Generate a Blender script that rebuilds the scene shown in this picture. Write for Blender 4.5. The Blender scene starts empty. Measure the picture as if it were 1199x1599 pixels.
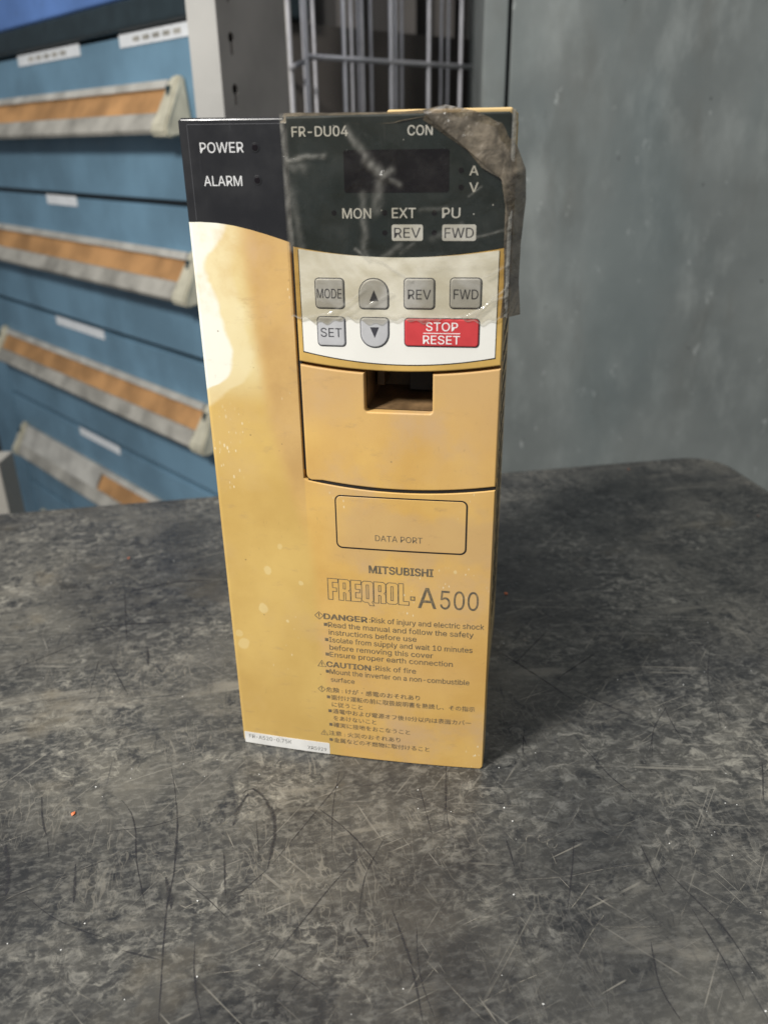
import bpy, bmesh, math, random
import numpy as np
from mathutils import Vector, Matrix
random.seed(7)
rs = np.random.RandomState(5)
sc = bpy.context.scene
col = sc.collection

# ------------------------------------------------------------------ camera
cd = bpy.data.cameras.new('camera'); cam = bpy.data.objects.new('camera', cd); col.objects.link(cam)
F = Vector((0.0, 0.908981, -0.416838)); Rt = Vector((0.999878, -0.006515, -0.014207)); Rt.normalize()
U = Rt.cross(F)
cam.matrix_world = Matrix(((Rt.x, U.x, -F.x, 0.012168), (Rt.y, U.y, -F.y, -0.286831), (Rt.z, U.z, -F.z, 0.252145), (0, 0, 0, 1)))
cd.sensor_fit = 'HORIZONTAL'; cd.sensor_width = 36; cd.lens = 36 * 1267.9 / 1199
cd.clip_start = 0.01; cd.clip_end = 50
cd.dof.use_dof = True; cd.dof.focus_distance = 0.315; cd.dof.aperture_fstop = 14.0
sc.camera = cam

# ------------------------------------------------------------------ light
w = bpy.data.worlds.new('World'); sc.world = w; w.use_nodes = True
bg = w.node_tree.nodes['Background']; bg.inputs[0].default_value = (0.86, 0.93, 1.0, 1); bg.inputs[1].default_value = 0.24
def area(name, loc, target, sx, sy, power, color):
    l = bpy.data.lights.new(name, 'AREA'); l.shape = 'RECTANGLE'; l.size = sx; l.size_y = sy; l.energy = power; l.color = color
    o = bpy.data.objects.new(name, l); col.objects.link(o); o.location = loc
    o.rotation_euler = (Vector(target) - Vector(loc)).to_track_quat('-Z', 'Y').to_euler(); return o
area('workshop_lamp_key', (-0.80, -0.63, 1.12), (0, 0, 0.1), 0.24, 0.24, 33, (1.0, 0.97, 0.92))
area('workshop_lamp_overhead', (0.1, -0.2, 2.3), (0, 0.1, 0), 1.6, 1.0, 16, (0.97, 0.98, 1.0))
sc.view_settings.view_transform = 'Standard'; sc.view_settings.look = 'None'
sc.view_settings.exposure = 0.0; sc.view_settings.gamma = 1.0

# ------------------------------------------------------------------ helpers
def tag(o, label=None, cat=None, group=None, kind=None):
    if label: o['label'] = label
    if cat: o['category'] = cat
    if group: o['group'] = group
    if kind: o['kind'] = kind
    return o
def empty(name, loc=(0, 0, 0), rz=0.0):
    o = bpy.data.objects.new(name, None); o.empty_display_size = 0.02; col.objects.link(o)
    o.location = loc; o.rotation_euler = (0, 0, rz); return o
def link(name, me, mat, parent=None):
    o = bpy.data.objects.new(name, me); col.objects.link(o)
    if mat:
        me.materials.clear()
        me.materials.append(mat)
    if parent: o.parent = parent
    return o
def from_py(name, vs, fs, mat, parent=None, smooth=False):
    me = bpy.data.meshes.new(name); me.from_pydata([tuple(v) for v in vs], [], fs); me.update()
    if smooth: me.polygons.foreach_set('use_smooth', [True] * len(me.polygons))
    return link(name, me, mat, parent)

class N:                                     # small node-tree writer
    def __init__(s, name):
        s.m = bpy.data.materials.new(name); s.m.use_nodes = True; s.t = s.m.node_tree
        s.b = s.t.nodes['Principled BSDF']; s.out = s.t.nodes['Material Output']
    def n(s, typ, **kw):
        x = s.t.nodes.new('ShaderNode' + typ)
        for k, v in kw.items(): setattr(x, k, v)
        return x
    def put(s, sock, v):
        if hasattr(v, 'is_output') or isinstance(v, bpy.types.NodeSocket): s.t.links.new(v, sock)
        elif v is not None:
            if isinstance(v, tuple) and len(v) == 3 and sock.type == 'RGBA': v = v + (1,)
            sock.default_value = v
    def coord(s, scale=(1, 1, 1), rot=(0, 0, 0), loc=(0, 0, 0)):
        c = s.n('TexCoord'); m = s.n('Mapping'); s.t.links.new(c.outputs['Object'], m.inputs[0])
        m.inputs['Scale'].default_value = scale; m.inputs['Rotation'].default_value = rot; m.inputs['Location'].default_value = loc
        return m.outputs[0]
    def noise(s, vec, scale, detail=4, rough=0.55, dist=0.0):
        x = s.n('TexNoise'); s.put(x.inputs['Vector'], vec); x.inputs['Scale'].default_value = scale
        x.inputs['Detail'].default_value = detail; x.inputs['Roughness'].default_value = rough; x.inputs['Distortion'].default_value = dist
        return x.outputs['Fac']
    def voro(s, vec, scale, feature='F1'):
        x = s.n('TexVoronoi', feature=feature); s.put(x.inputs['Vector'], vec); x.inputs['Scale'].default_value = scale
        return x.outputs['Distance']
    def mr(s, v, a, b, c=0.0, d=1.0, smooth=True):
        x = s.n('MapRange'); x.interpolation_type = 'SMOOTHSTEP' if smooth else 'LINEAR'
        s.put(x.inputs[0], v)
        for i, q in zip((1, 2, 3, 4), (a, b, c, d)): s.put(x.inputs[i], q)
        return x.outputs[0]
    def math(s, op, a, b=0.0, c=0.0):
        x = s.n('Math', operation=op); s.put(x.inputs[0], a); s.put(x.inputs[1], b); s.put(x.inputs[2], c); return x.outputs[0]
    def mix(s, f, a, b, blend='MIX'):
        x = s.n('Mix', data_type='RGBA', blend_type=blend)
        s.put(x.inputs[0], f); s.put(x.inputs[6], a); s.put(x.inputs[7], b); return x.outputs[2]
    def bump(s, h, dist, strength=1.0):
        x = s.n('Bump'); s.put(x.inputs['Height'], h); x.inputs['Distance'].default_value = dist; x.inputs['Strength'].default_value = strength
        s.t.links.new(x.outputs[0], s.b.inputs['Normal']); return x
    def done(s, color=None, rough=None, metal=None, spec=None, **kw):
        if color is not None: s.put(s.b.inputs['Base Color'], color)
        if rough is not None: s.put(s.b.inputs['Roughness'], rough)
        if metal is not None: s.put(s.b.inputs['Metallic'], metal)
        if spec is not None: s.put(s.b.inputs['Specular IOR Level'], spec)
        return s.m

def simple(name, c, rough=0.5, metal=0.0, var=0.15, scale=60, bump=0.0, spec=None):
    k = N(name); v = k.coord(); nz = k.noise(v, scale, 5)
    c2 = tuple(x * (1 - var) for x in c); c3 = tuple(min(1, x * (1 + var)) for x in c)
    cc = k.mix(k.mr(nz, 0.3, 0.7), c2, c3)
    if bump: k.bump(nz, bump)
    return k.done(cc, k.mr(nz, 0.3, 0.7, rough * 0.9, min(1, rough * 1.15)), metal, spec)

# --- aged plastic of the cover: unyellowed ivory patch, pale yellow at the upper left, golden elsewhere
def yellow_plastic():
    k = N('yellowed_plastic'); c = k.n('TexCoord'); sep = k.n('SeparateXYZ'); k.t.links.new(c.outputs['Object'], sep.inputs[0])
    v = k.coord(); x = k.math('MULTIPLY', sep.outputs[0], 1000.0); z = k.math('MULTIPLY', sep.outputs[2], 1000.0)
    n1 = k.math('SUBTRACT', k.noise(v, 45, 3), 0.5); n2 = k.math('SUBTRACT', k.noise(v, 160, 3), 0.5)
    def curve(pts):                         # x limit as a function of height
        fc = k.n('FloatCurve'); cv = fc.mapping.curves[0]
        P = [((zz / 260.0), (xx + 60) / 120.0) for xx, zz in sorted(pts, key=lambda q: q[1])]
        while len(cv.points) < len(P): cv.points.new(0.5, 0.5)
        for q, p in zip(cv.points, P): q.location = p; q.handle_type = 'AUTO'
        fc.mapping.use_clip = False; fc.mapping.update()
        k.put(fc.inputs['Value'], k.math('DIVIDE', z, 260.0))
        return k.math('SUBTRACT', k.math('MULTIPLY', fc.outputs[0], 120.0), 60.0)
    wob = k.math('ADD', k.math('MULTIPLY', n1, 7.0), k.math('MULTIPLY', n2, 2.5))
    xw = k.math('ADD', x, wob)
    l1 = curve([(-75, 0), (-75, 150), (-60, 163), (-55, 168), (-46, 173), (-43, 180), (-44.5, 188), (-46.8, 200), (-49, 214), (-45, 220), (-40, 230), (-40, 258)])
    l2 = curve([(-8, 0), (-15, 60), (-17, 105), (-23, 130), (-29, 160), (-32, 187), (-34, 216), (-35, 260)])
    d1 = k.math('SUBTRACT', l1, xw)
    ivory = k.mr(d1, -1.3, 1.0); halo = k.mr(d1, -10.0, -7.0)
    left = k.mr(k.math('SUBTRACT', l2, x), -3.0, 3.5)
    gold = k.mix(k.mr(k.noise(v, 30, 6, 0.6), 0.3, 0.7), (0.61, 0.365, 0.105), (0.71, 0.455, 0.140))
    gold = k.mix(k.mr(k.noise(v, 14, 3, 0.5), 0.42, 0.68, 0, .6), gold, (0.62, 0.39, 0.165))
    low = k.mix(k.mr(k.noise(v, 22, 5, 0.55), 0.3, 0.7), (0.55, 0.355, 0.105), (0.67, 0.46, 0.15))
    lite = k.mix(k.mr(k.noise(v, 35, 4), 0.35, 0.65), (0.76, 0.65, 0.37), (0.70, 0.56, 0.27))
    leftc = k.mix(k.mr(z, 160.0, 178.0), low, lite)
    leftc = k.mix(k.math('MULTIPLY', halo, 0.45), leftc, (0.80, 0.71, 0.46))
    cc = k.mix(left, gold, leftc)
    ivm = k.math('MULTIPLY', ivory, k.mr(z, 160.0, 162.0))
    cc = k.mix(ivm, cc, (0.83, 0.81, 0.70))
    # deeper tan staining beside the long seam and round the notch
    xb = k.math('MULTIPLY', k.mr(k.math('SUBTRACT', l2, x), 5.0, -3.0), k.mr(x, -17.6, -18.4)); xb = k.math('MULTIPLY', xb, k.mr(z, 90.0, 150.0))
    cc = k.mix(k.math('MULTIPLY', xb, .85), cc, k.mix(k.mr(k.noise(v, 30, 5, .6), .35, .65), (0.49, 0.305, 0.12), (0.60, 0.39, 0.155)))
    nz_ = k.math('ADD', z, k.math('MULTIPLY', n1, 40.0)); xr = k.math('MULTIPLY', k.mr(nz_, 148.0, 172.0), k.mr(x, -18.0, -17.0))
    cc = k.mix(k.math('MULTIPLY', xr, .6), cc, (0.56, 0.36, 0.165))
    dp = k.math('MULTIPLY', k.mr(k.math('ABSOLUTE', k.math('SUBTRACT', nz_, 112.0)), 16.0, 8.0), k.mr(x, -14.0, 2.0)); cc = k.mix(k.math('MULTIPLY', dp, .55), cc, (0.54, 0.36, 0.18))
    for px_, pz_, r_, a_ in SPOTS:           # pale drips and dabs
        dx_ = k.math('SUBTRACT', xw, px_); dz_ = k.math('MULTIPLY', k.math('SUBTRACT', z, pz_), .9)
        dd = k.math('SQRT', k.math('ADD', k.math('MULTIPLY', dx_, dx_), k.math('MULTIPLY', dz_, dz_)))
        cc = k.mix(k.mr(dd, r_ * 1.15, r_ * .8, 0, a_), cc, (0.80, 0.67, 0.36))
    cl_ = k.math('MULTIPLY', k.mr(k.voro(k.coord(scale=(1, 1, .5), loc=(4, 0, 2)), 620), .30, .18), k.math('MULTIPLY', k.mr(k.math('ABSOLUTE', k.math('ADD', x, 47.5)), 5.5, 1.5), k.mr(k.math('ABSOLUTE', k.math('SUBTRACT', z, 145.0)), 20.0, 8.0)))
    cc = k.mix(k.math('MULTIPLY', cl_, .8), cc, (0.86, 0.80, 0.58))
    # grime and specks
    sp = k.math('MULTIPLY', k.mr(k.voro(v, 210), 0.10, 0.05), k.mr(k.noise(v, 90, 2), 0.55, 0.62))
    cc = k.mix(k.math('MULTIPLY', sp, 0.6), cc, (0.16, 0.10, 0.05))
    v2 = k.coord(scale=(1, 1, 0.45), rot=(0, 0.4, 0), loc=(3, 1, 2))
    chips = k.math('MULTIPLY', k.mr(k.voro(v2, 520), 0.17, 0.10), k.mr(k.noise(v, 28, 2), 0.58, 0.66))
    cc = k.mix(k.math('MULTIPLY', chips, 0.75), cc, (0.85, 0.80, 0.60))
    grime = k.mr(k.noise(k.coord(scale=(1, 1, 2.5), loc=(5, 0, 0)), 75, 8, 0.7), 0.56, 0.80, 0, 0.7)
    cc = k.mix(grime, cc, (0.40, 0.26, 0.13))
    cc = k.mix(k.mr(k.noise(k.coord(loc=(7, 2, 3)), 18, 6, .62), .50, .68, 0, .75), cc, k.mix(left, (0.57, 0.385, 0.215), (0.60, 0.41, 0.165)))
    sm = k.math('MULTIPLY', k.mr(k.noise(k.coord(scale=(2.2, 1, .8), rot=(0, .7, 0)), 300, 5, .7), .60, .78), k.mr(k.noise(v, 40, 3), .45, .6)); cc = k.mix(k.math('MULTIPLY', sm, .5), cc, (0.30, 0.19, 0.09))
    blot = k.mr(k.voro(k.coord(loc=(.013, 0, .004)), 34), .10, .085, 0, .55); blot = k.math('MULTIPLY', blot, left); cc = k.mix(blot, cc, (0.76, 0.62, 0.32))
    k.bump(k.math('ADD', k.noise(v, 2200, 2), k.math('MULTIPLY', k.noise(v, 120, 3), 1.5)), 0.00006, 0.5)
    return k.done(cc, k.mr(k.noise(v, 50, 4), 0.3, 0.7, 0.38, 0.55), 0, 0.4)
SPOTS = [(-35.5, 92.5, 1.9, .4), (-39.7, 74.1, 2.3, .45), (-49.5, 55.0, 2.6, .35), (-22, 88, 1.0, .4), (-30, 104, 1.2, .3), (19.0, 97.5, .6, .8), (-29, 69, .7, .7), (40, 98, .8, .5), (-52, 60, 1.6, .3)]
M = {}
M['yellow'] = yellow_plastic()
M['amber'] = simple('amber_plastic', (0.58, 0.37, 0.105), 0.38, var=0.12, scale=80)
M['body'] = simple('body_plastic', (0.62, 0.44, 0.20), 0.5, var=0.12, scale=40)
M['pocket'] = simple('shaded_pocket_plastic', (0.15, 0.09, 0.04), 0.6, var=0.4, scale=120)  # shade inside the pocket put into a darker brown than the cover
M['dark'] = simple('dark_recess', (0.012, 0.010, 0.009), 0.6)
def black_gloss(name, c):
    k = N(name); v = k.coord(); sp = k.mr(k.voro(v, 260), 0.075, 0.05); sp = k.math('MULTIPLY', sp, k.mr(k.noise(v, 140, 2), 0.6, 0.62))
    sc_ = k.mr(k.noise(k.coord(scale=(60, 60, 3), rot=(0, 0.1, 0)), 20, 3), 0.66, 0.8, 0, 0.12)
    cc = k.mix(sp, c, (0.4, 0.4, 0.4)); cc = k.mix(sc_, cc, (0.2, 0.2, 0.22))
    return k.done(cc, k.mr(k.noise(v, 60, 5), 0.3, 0.7, 0.22, 0.42), 0, 0.5)
M['black'] = black_gloss('black_fascia_plastic', (0.0145, 0.0145, 0.0165))
M['body_black_edge'] = simple('lighter_black_edge', (.05, .05, .055), .35)  # thin raised lines, a lighter black than the fascia
M['black2'] = black_gloss('black_panel_film', (0.017, 0.023, 0.023))
M['window'] = simple('display_window', (0.004, 0.0015, 0.003), 0.25, var=0.1)
M['white'] = simple('white_panel_film', (0.80, 0.785, 0.73), 0.4, var=0.03, scale=40)
M['outline'] = simple('key_outline', (0.035, 0.04, 0.06), 0.45)
M['key'] = simple('grey_key', (0.47, 0.47, 0.48), 0.38, var=0.06, scale=120)
M['red'] = simple('red_key', (0.55, 0.05, 0.055), 0.38, var=0.08, scale=120)
M['ink_white'] = simple('white_ink', (0.56, 0.56, 0.56), 0.5, var=0.05)
M['ink_pure'] = simple('white_key_ink', (0.82, 0.80, 0.78), 0.5, var=0.05)
M['ink_dark'] = simple('dark_ink', (0.045, 0.045, 0.055), 0.5, var=0.1)
def worn_ink():
    k = N('worn_grey_ink'); v = k.coord()
    cc = k.mix(k.mr(k.noise(v, 600, 3), 0.35, 0.7), (0.115, 0.098, 0.07), (0.24, 0.18, 0.10)); return k.done(cc, 0.55)
M['ink'] = worn_ink()
M['sticker'] = simple('silver_sticker', (0.74, 0.73, 0.70), 0.45, var=0.08, scale=90)
M['dot'] = simple('dot_ink', (0.16, 0.16, 0.155), 0.6, var=0.3, scale=900)

# ------------------------------------------------------------------ THE DRIVE, in millimetres: x right, y back, z up; front plane y = 0
BUL = 2.0
def B(x): return BUL * (1 - (x / 56.0) ** 2)
def dB(x): return -2 * BUL * x / 56.0 ** 2
inv = tag(empty('motor_inverter', (0, 0, 0.0001), -0.186083),
          'tall yellowed plastic motor inverter with black top and keypad, standing on the black rubber mat', 'inverter')

def offset_poly(P, wd):
    n = len(P); out = []
    for i in range(n):
        p0, p1, p2 = P[i - 1], P[i], P[(i + 1) % n]; w0, w1 = wd[i - 1], wd[i]
        d0 = (p1 - p0).normalized(); d1 = (p2 - p1).normalized()
        n0 = Vector((-d0.y, d0.x)); n1 = Vector((-d1.y, d1.x)); cr = d0.x * d1.y - d0.y * d1.x
        if abs(cr) < 0.09: out.append(p1 + (n0 + n1).normalized() * ((w0 + w1) / 2)); continue
        a = p0 + n0 * w0; b = p1 + n1 * w1; t = ((b - a).x * d1.y - (b - a).y * d1.x) / cr
        out.append(a + d0 * t)
    return out
def slab(name, pts, yf, yb, wd, mat, parent=inv, warp=True, seg=4, cut=3.0):
    """solid plate from an anticlockwise outline in (x,z) mm, rounded front edges, wrapped on the bowed front"""
    P = [Vector(p) for p in pts]; n = len(P)
    A = sum(P[i - 1].x * P[i].y - P[i].x * P[i - 1].y for i in range(n))
    if A < 0:
        P.reverse()
        if not isinstance(wd, (int, float)): wd = list(reversed(wd)); wd = wd[1:] + wd[:1]
    if isinstance(wd, (int, float)): wd = [wd] * n
    bm = bmesh.new(); lay = bm.faces.layers.int.new('front')
    rings = []
    mw = max(wd)
    for k in range(seg + 1):
        a = math.pi / 2 * k / seg
        q = offset_poly(P, [x * (1 - math.sin(a)) for x in wd]) if mw > 0 else P
        dep = mw * (1 - math.cos(a))
        rings.append([bm.verts.new((v.x, yf + dep, v.y)) for v in q])
        if mw == 0: break
    rings.append([bm.verts.new((v.x, yb, v.y)) for v in P])
    f = bm.faces.new(rings[0]); f[lay] = 1
    for r0, r1 in zip(rings, rings[1:]):
        for i in range(n):
            j = (i + 1) % n; bm.faces.new((r0[i], r1[i], r1[j], r0[j]))
    bm.faces.new(list(reversed(rings[-1])))
    xs = [v.x for v in P]; x = math.floor(min(xs) / cut) * cut + cut
    if warp:
        while x < max(xs):
            bmesh.ops.bisect_plane(bm, geom=bm.verts[:] + bm.edges[:] + bm.faces[:], plane_co=(x, 0, 0), plane_no=(1, 0, 0), dist=1e-5); x += cut
        for v in bm.verts: v.co.y -= B(v.co.x)
    bmesh.ops.remove_doubles(bm, verts=bm.verts[:], dist=1e-5)
    bmesh.ops.triangulate(bm, faces=[f for f in bm.faces if len(f.verts) > 4])
    bm.normal_update()
    bmesh.ops.dissolve_degenerate(bm, dist=1e-5, edges=bm.edges[:]); bmesh.ops.recalc_face_normals(bm, faces=bm.faces[:])
    if sum(f.normal.y * f.calc_area() for f in bm.faces if f[lay] == 1) > 0: bmesh.ops.reverse_faces(bm, faces=bm.faces[:])
    for f in bm.faces:
        if f[lay] == 1 and f.normal.y > 0: f.normal_flip()
    for v in bm.verts: v.co *= 0.001
    fl = [f[lay] for f in bm.faces]
    me = bpy.data.meshes.new(name); bm.to_mesh(me); bm.free()
    if warp:
        me.polygons.foreach_set('use_smooth', [bool(a) for a in fl]); nn = []
        for p, a in zip(me.polygons, fl):
            for li in p.loop_indices:
                if a:
                    x = me.vertices[me.loops[li].vertex_index].co.x * 1000; q = Vector((-dB(x), -1, 0)).normalized(); nn.append(q)
                else: nn.append(p.normal.copy())
        me.normals_split_custom_set([tuple(q) for q in nn])
    return link(name, me, mat, parent)
def arc3(p0, pm, p1, n=14):                  # parabola through three points
    out = []
    (x0, z0), (xm, zm), (x1, z1) = p0, pm, p1
    for i in range(n + 1):
        x = x0 + (x1 - x0) * i / n
        z = z0 * (x - xm) * (x - x1) / ((x0 - xm) * (x0 - x1)) + zm * (x - x0) * (x - x1) / ((xm - x0) * (xm - x1)) + z1 * (x - x0) * (x - xm) / ((x1 - x0) * (x1 - xm))
        out.append((x, z))
    return out
def corner(cx, cz, r, a0, a1, n=5): return [(cx + r * math.cos(math.radians(a0 + (a1 - a0) * i / n)), cz + r * math.sin(math.radians(a0 + (a1 - a0) * i / n))) for i in range(n + 1)]
def rrect(x0, z0, x1, z1, r, n=5, rr=None):
    a, b, c, d = rr or (r, r, r, r)          # bl, br, tr, tl
    return corner(x0 + a, z0 + a, a, 180, 270, n) + corner(x1 - b, z0 + b, b, 270, 360, n) + corner(x1 - c, z1 - c, c, 0, 90, n) + corner(x0 + d, z1 - d, d, 90, 180, n)
XS = -18.1                                   # the long vertical seam
# boundary between black fascia and yellow cover on the left
bl = [(-55, 227.2), (-50, 227.3), (-44, 227.0), (-38, 226.2), (-32, 224.9), (-26, 223.3), (XS, 220.9)]
opb = arc3((XS + 1.5, 133.8), (17, 130.7), (54.6, 133.4), 18)      # lower seam, upper lip of the lower cover
lower = corner(-53.2, 2.2, 2.0, 180, 270, 4) + [(-20, 0.1), (20, 0.0)] + corner(52.8, 1.8, 1.8, 270, 360, 4)
outer = lower + list(reversed(opb)) + [(XS, 134.6), (XS, 137)] + list(reversed(bl))
wd = [0.45] * len(outer)
nb = len(bl)
for i in range(len(outer)):
    a, b = outer[i], outer[(i + 1) % len(outer)]
    if a in bl and b in bl: wd[i] = 0.0
    if a[0] < -53 and b[0] < -53.0: wd[i] = 1.6
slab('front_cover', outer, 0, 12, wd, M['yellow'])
fas = bl + [(XS, 259.3)] + [(-53.8, 259.6), (-55, 258.6)]
wd = [0.0] * (nb - 1) + [0.3, 0.8, 0.8, 1.6]
slab('black_fascia', fas, 0, 12, wd, M['black'])
slab('fascia_edge_line', [(-51.6, 227.8), (-51.3, 227.8), (-51.3, 257.6), (-51.6, 257.6)], -.06, .5, 0.06, M['body_black_edge'])
slab('fascia_edge_line', [(-51.5, 257.4), (-19, 257.2), (-19, 257.45), (-51.5, 257.65)], -.06, .5, 0.06, M['body_black_edge'])
# lamps
for z in (250.4, 240.5):
    slab('indicator_ring', corner(-28.2, z, 1.55, 0, 345, 22), -0.12, 1, 0.12, M['black'], warp=True)
    slab('indicator_lamp', corner(-28.2, z, 1.15, 0, 345, 22), -0.2, 0.6, 0.3, M['window'], warp=True)
# operation cover with its notch
g = 0.95
top = arc3((XS + g, 179.0), (18, 176.3), (54.5, 179.2), 30)
nx0, nx1, nz = 6.3, 30.9, 162.2
def topz(x): return np.interp(x, [p[0] for p in top], [p[1] for p in top])
ol = [(XS + g, 137)] + corner(XS + g + 2.4, 136.4, 2.4, 180, 262, 5)[1:] + [(a, b + 1.25) for a, b in arc3((XS + 3.6, 133.4), (17, 130.7), (54.5, 133.4), 18)][1:] \
    + [p for p in reversed(top) if p[0] > nx1 + .2] + [(nx1, topz(nx1))] + [(nx1, nz + 1.2)] + corner(nx1 - 1.2, nz + 1.2, 1.2, 0, -90, 4)[1:] + corner(nx0 + 1.2, nz + 1.2, 1.2, 270, 180, 4) + [(nx0, topz(nx0))] \
    + [p for p in reversed(top) if p[0] < nx0 - .2]
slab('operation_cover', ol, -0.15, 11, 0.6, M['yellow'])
# pocket behind the notch
def box_open(name, x0, x1, z0, z1, y0, y1, mat, slope=0):
    vs = [(x0, y0, z0), (x1, y0, z0), (x1, y0, z1), (x0, y0, z1), (x0 + 1, y1, z0 + slope), (x1 - 1, y1, z0 + slope), (x1 - 1, y1, z1), (x0 + 1, y1, z1)]
    return from_py(name, [tuple(c * .001 for c in v) for v in vs], [(4, 5, 6, 7), (0, 1, 5, 4), (1, 2, 6, 5), (2, 3, 7, 6), (3, 0, 4, 7)], mat, inv)
box_open('notch_pocket', nx0 + .3, nx1 - .3, nz + .3, 178, 1.5, 24, M['pocket'], slope=3)
slab('pocket_latch', rrect(20, 166, 29, 174, 1), 15, 22, 0.5, M['dark'], warp=False)
slab('pocket_latch', rrect(8, 168, 11, 176, .6), 13, 22, 0.5, M['pocket'], warp=False)
slab('seam_shadow_strip', [(a_, b_ - .25) for a_, b_ in opb] + [(a_, b_ + 1.5) for a_, b_ in reversed(opb)], .5, 4, 0.0, M['dark'])
slab('seam_shadow_strip', [(XS + .03, 138), (XS + g + .4, 138), (XS + g + .4, 258), (XS + .03, 258)], .9, 4, 0.0, M['dark'])
# data port cover: dark joint then plate
slab('data_port_joint', rrect(-6.5, 105.7, 44.6, 128.6, 2.4), -0.07, 1, 0.0, M['dark'])
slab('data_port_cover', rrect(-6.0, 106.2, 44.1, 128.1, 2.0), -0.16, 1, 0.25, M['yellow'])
# body
rb = bmesh.new()
def bxm(bm, x0, x1, y0, y1, z0, z1, bev=0.0, skip_front=False):
    g = bmesh.ops.create_cube(bm, size=1)['verts']
    for v in g: v.co = Vector(((x0 + x1) / 2 + v.co.x * (x1 - x0), (y0 + y1) / 2 + v.co.y * (y1 - y0), (z0 + z1) / 2 + v.co.z * (z1 - z0)))
    fs = {f for v in g for f in v.link_faces}
    if skip_front:
        f0 = min(fs, key=lambda f: f.calc_center_median().y); bmesh.ops.delete(bm, geom=[f0], context='FACES_ONLY')
    if bev:
        es = list({e for v in g for e in v.link_edges if len(e.link_faces) == 2}); bmesh.ops.bevel(bm, geom=es, offset=bev, segments=3, affect='EDGES', profile=.5)
def bm_obj(name, bm, mat, parent=None, scale=1.0, smooth=False):
    if scale != 1: bmesh.ops.scale(bm, vec=(scale,) * 3, verts=bm.verts[:])
    me = bpy.data.meshes.new(name); bm.to_mesh(me); bm.free()
    if smooth: me.polygons.foreach_set('use_smooth', [True] * len(me.polygons))
    return link(name, me, mat, parent)
bxm(rb, -52.5, 52.5, 8, 124, 0, 258.6, 0, True)
bm_obj('rear_body', rb, M['body'], inv, .001)
rb = bmesh.new(); bxm(rb, 14, 54.3, 7, 60, 256, 260.9, 0.8); bm_obj('top_vent_cover', rb, M['body'], inv, .001)
for side in (-1, 1):
    bm = bmesh.new()
    for r in range(2):
        for i in range(22): bxm(bm, side * 52.4 - .3, side * 52.4 + .3, 40 + r * 38, 70 + r * 38, 30 + i * 9, 34 + i * 9)
    tag(bm_obj('vent_slots', bm, M['dark'], inv, .001), kind='stuff')

# ---- operating panel
pb = arc3((XS + g, 180.3), (18, 177.5), (54.5, 180.4), 18)
bt = arc3((XS + g, 219.7), (19, 216.4), (54.5, 219.6), 18)
slab('panel_frame', pb + list(reversed([(a, b - .05) for a, b in bt])), -0.6, 11, [0.6] * 18 + [0.6] + [0.0] * 18 + [0.5], M['amber'])
btb = arc3((XS + g, 219.7), (19, 216.4), (53.0, 219.4), 18)
slab('black_faceplate', btb + corner(53.2, 220.6, 1.2, -60, 0, 4) + [(54.5, 258.6), (53.6, 259.5), (XS + g, 259.3)], -0.62, 11, [0.0] * 18 + [0.3] * 5 + [.7, .7, .7, .5], M['black2'])
wb = arc3((-15.2, 184.0), (18, 180.2), (52.2, 183.2), 18); wt = arc3((-15.2, 219.0), (19, 216.45), (52.2, 218.8), 18)
slab('white_faceplate_joint', [(a + (-.3 if a < 0 else .3) * (abs(a - 18) > 33), b - .4) for a, b in wb] + list(reversed([(a + (-.3 if a < 0 else .3) * (abs(a - 18) > 33), b - .3) for a, b in wt])), -0.64, 0, 0.0, M['dark'])
slab('white_faceplate', wb + list(reversed([(a, b - .06) for a, b in wt])), -0.72, 0, 0.0, M['white'])
slab('display_window', rrect(1.5, 236.6, 35.4, 249.3, 0.8), -0.75, 0, 0.0, M['window'])
def key(x0, z0, x1, z1, mat, rr=None):
    r = 1.5
    slab('key_outline', rrect(x0, z0, x1, z1, r, 6, rr), -0.80, 0, 0.0, M['outline'])
    q = tuple(max(.3, a - .3) for a in rr) if rr else None
    slab('key', rrect(x0 + .3, z0 + .3, x1 - .3, z1 - .3, r - .3, 6, q), -1.25, 0, 0.5, mat)
key(-10.1, 199.1, 0.4, 209.6, M['key']); key(20.8, 199.4, 31.5, 209.9, M['key']); key(36.3, 199.7, 47.1, 210.1, M['key'])
key(-9.9, 186.0, 0.4, 196.6, M['key'])
key(5.3, 199.2, 15.8, 209.7, M['key'], (1.5, 1.5, 5.0, 5.0)); key(5.5, 185.9, 15.8, 196.6, M['key'], (5.0, 5.0, 1.5, 1.5))
key(20.9, 186.6, 46.8, 196.6, M['red'])

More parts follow.
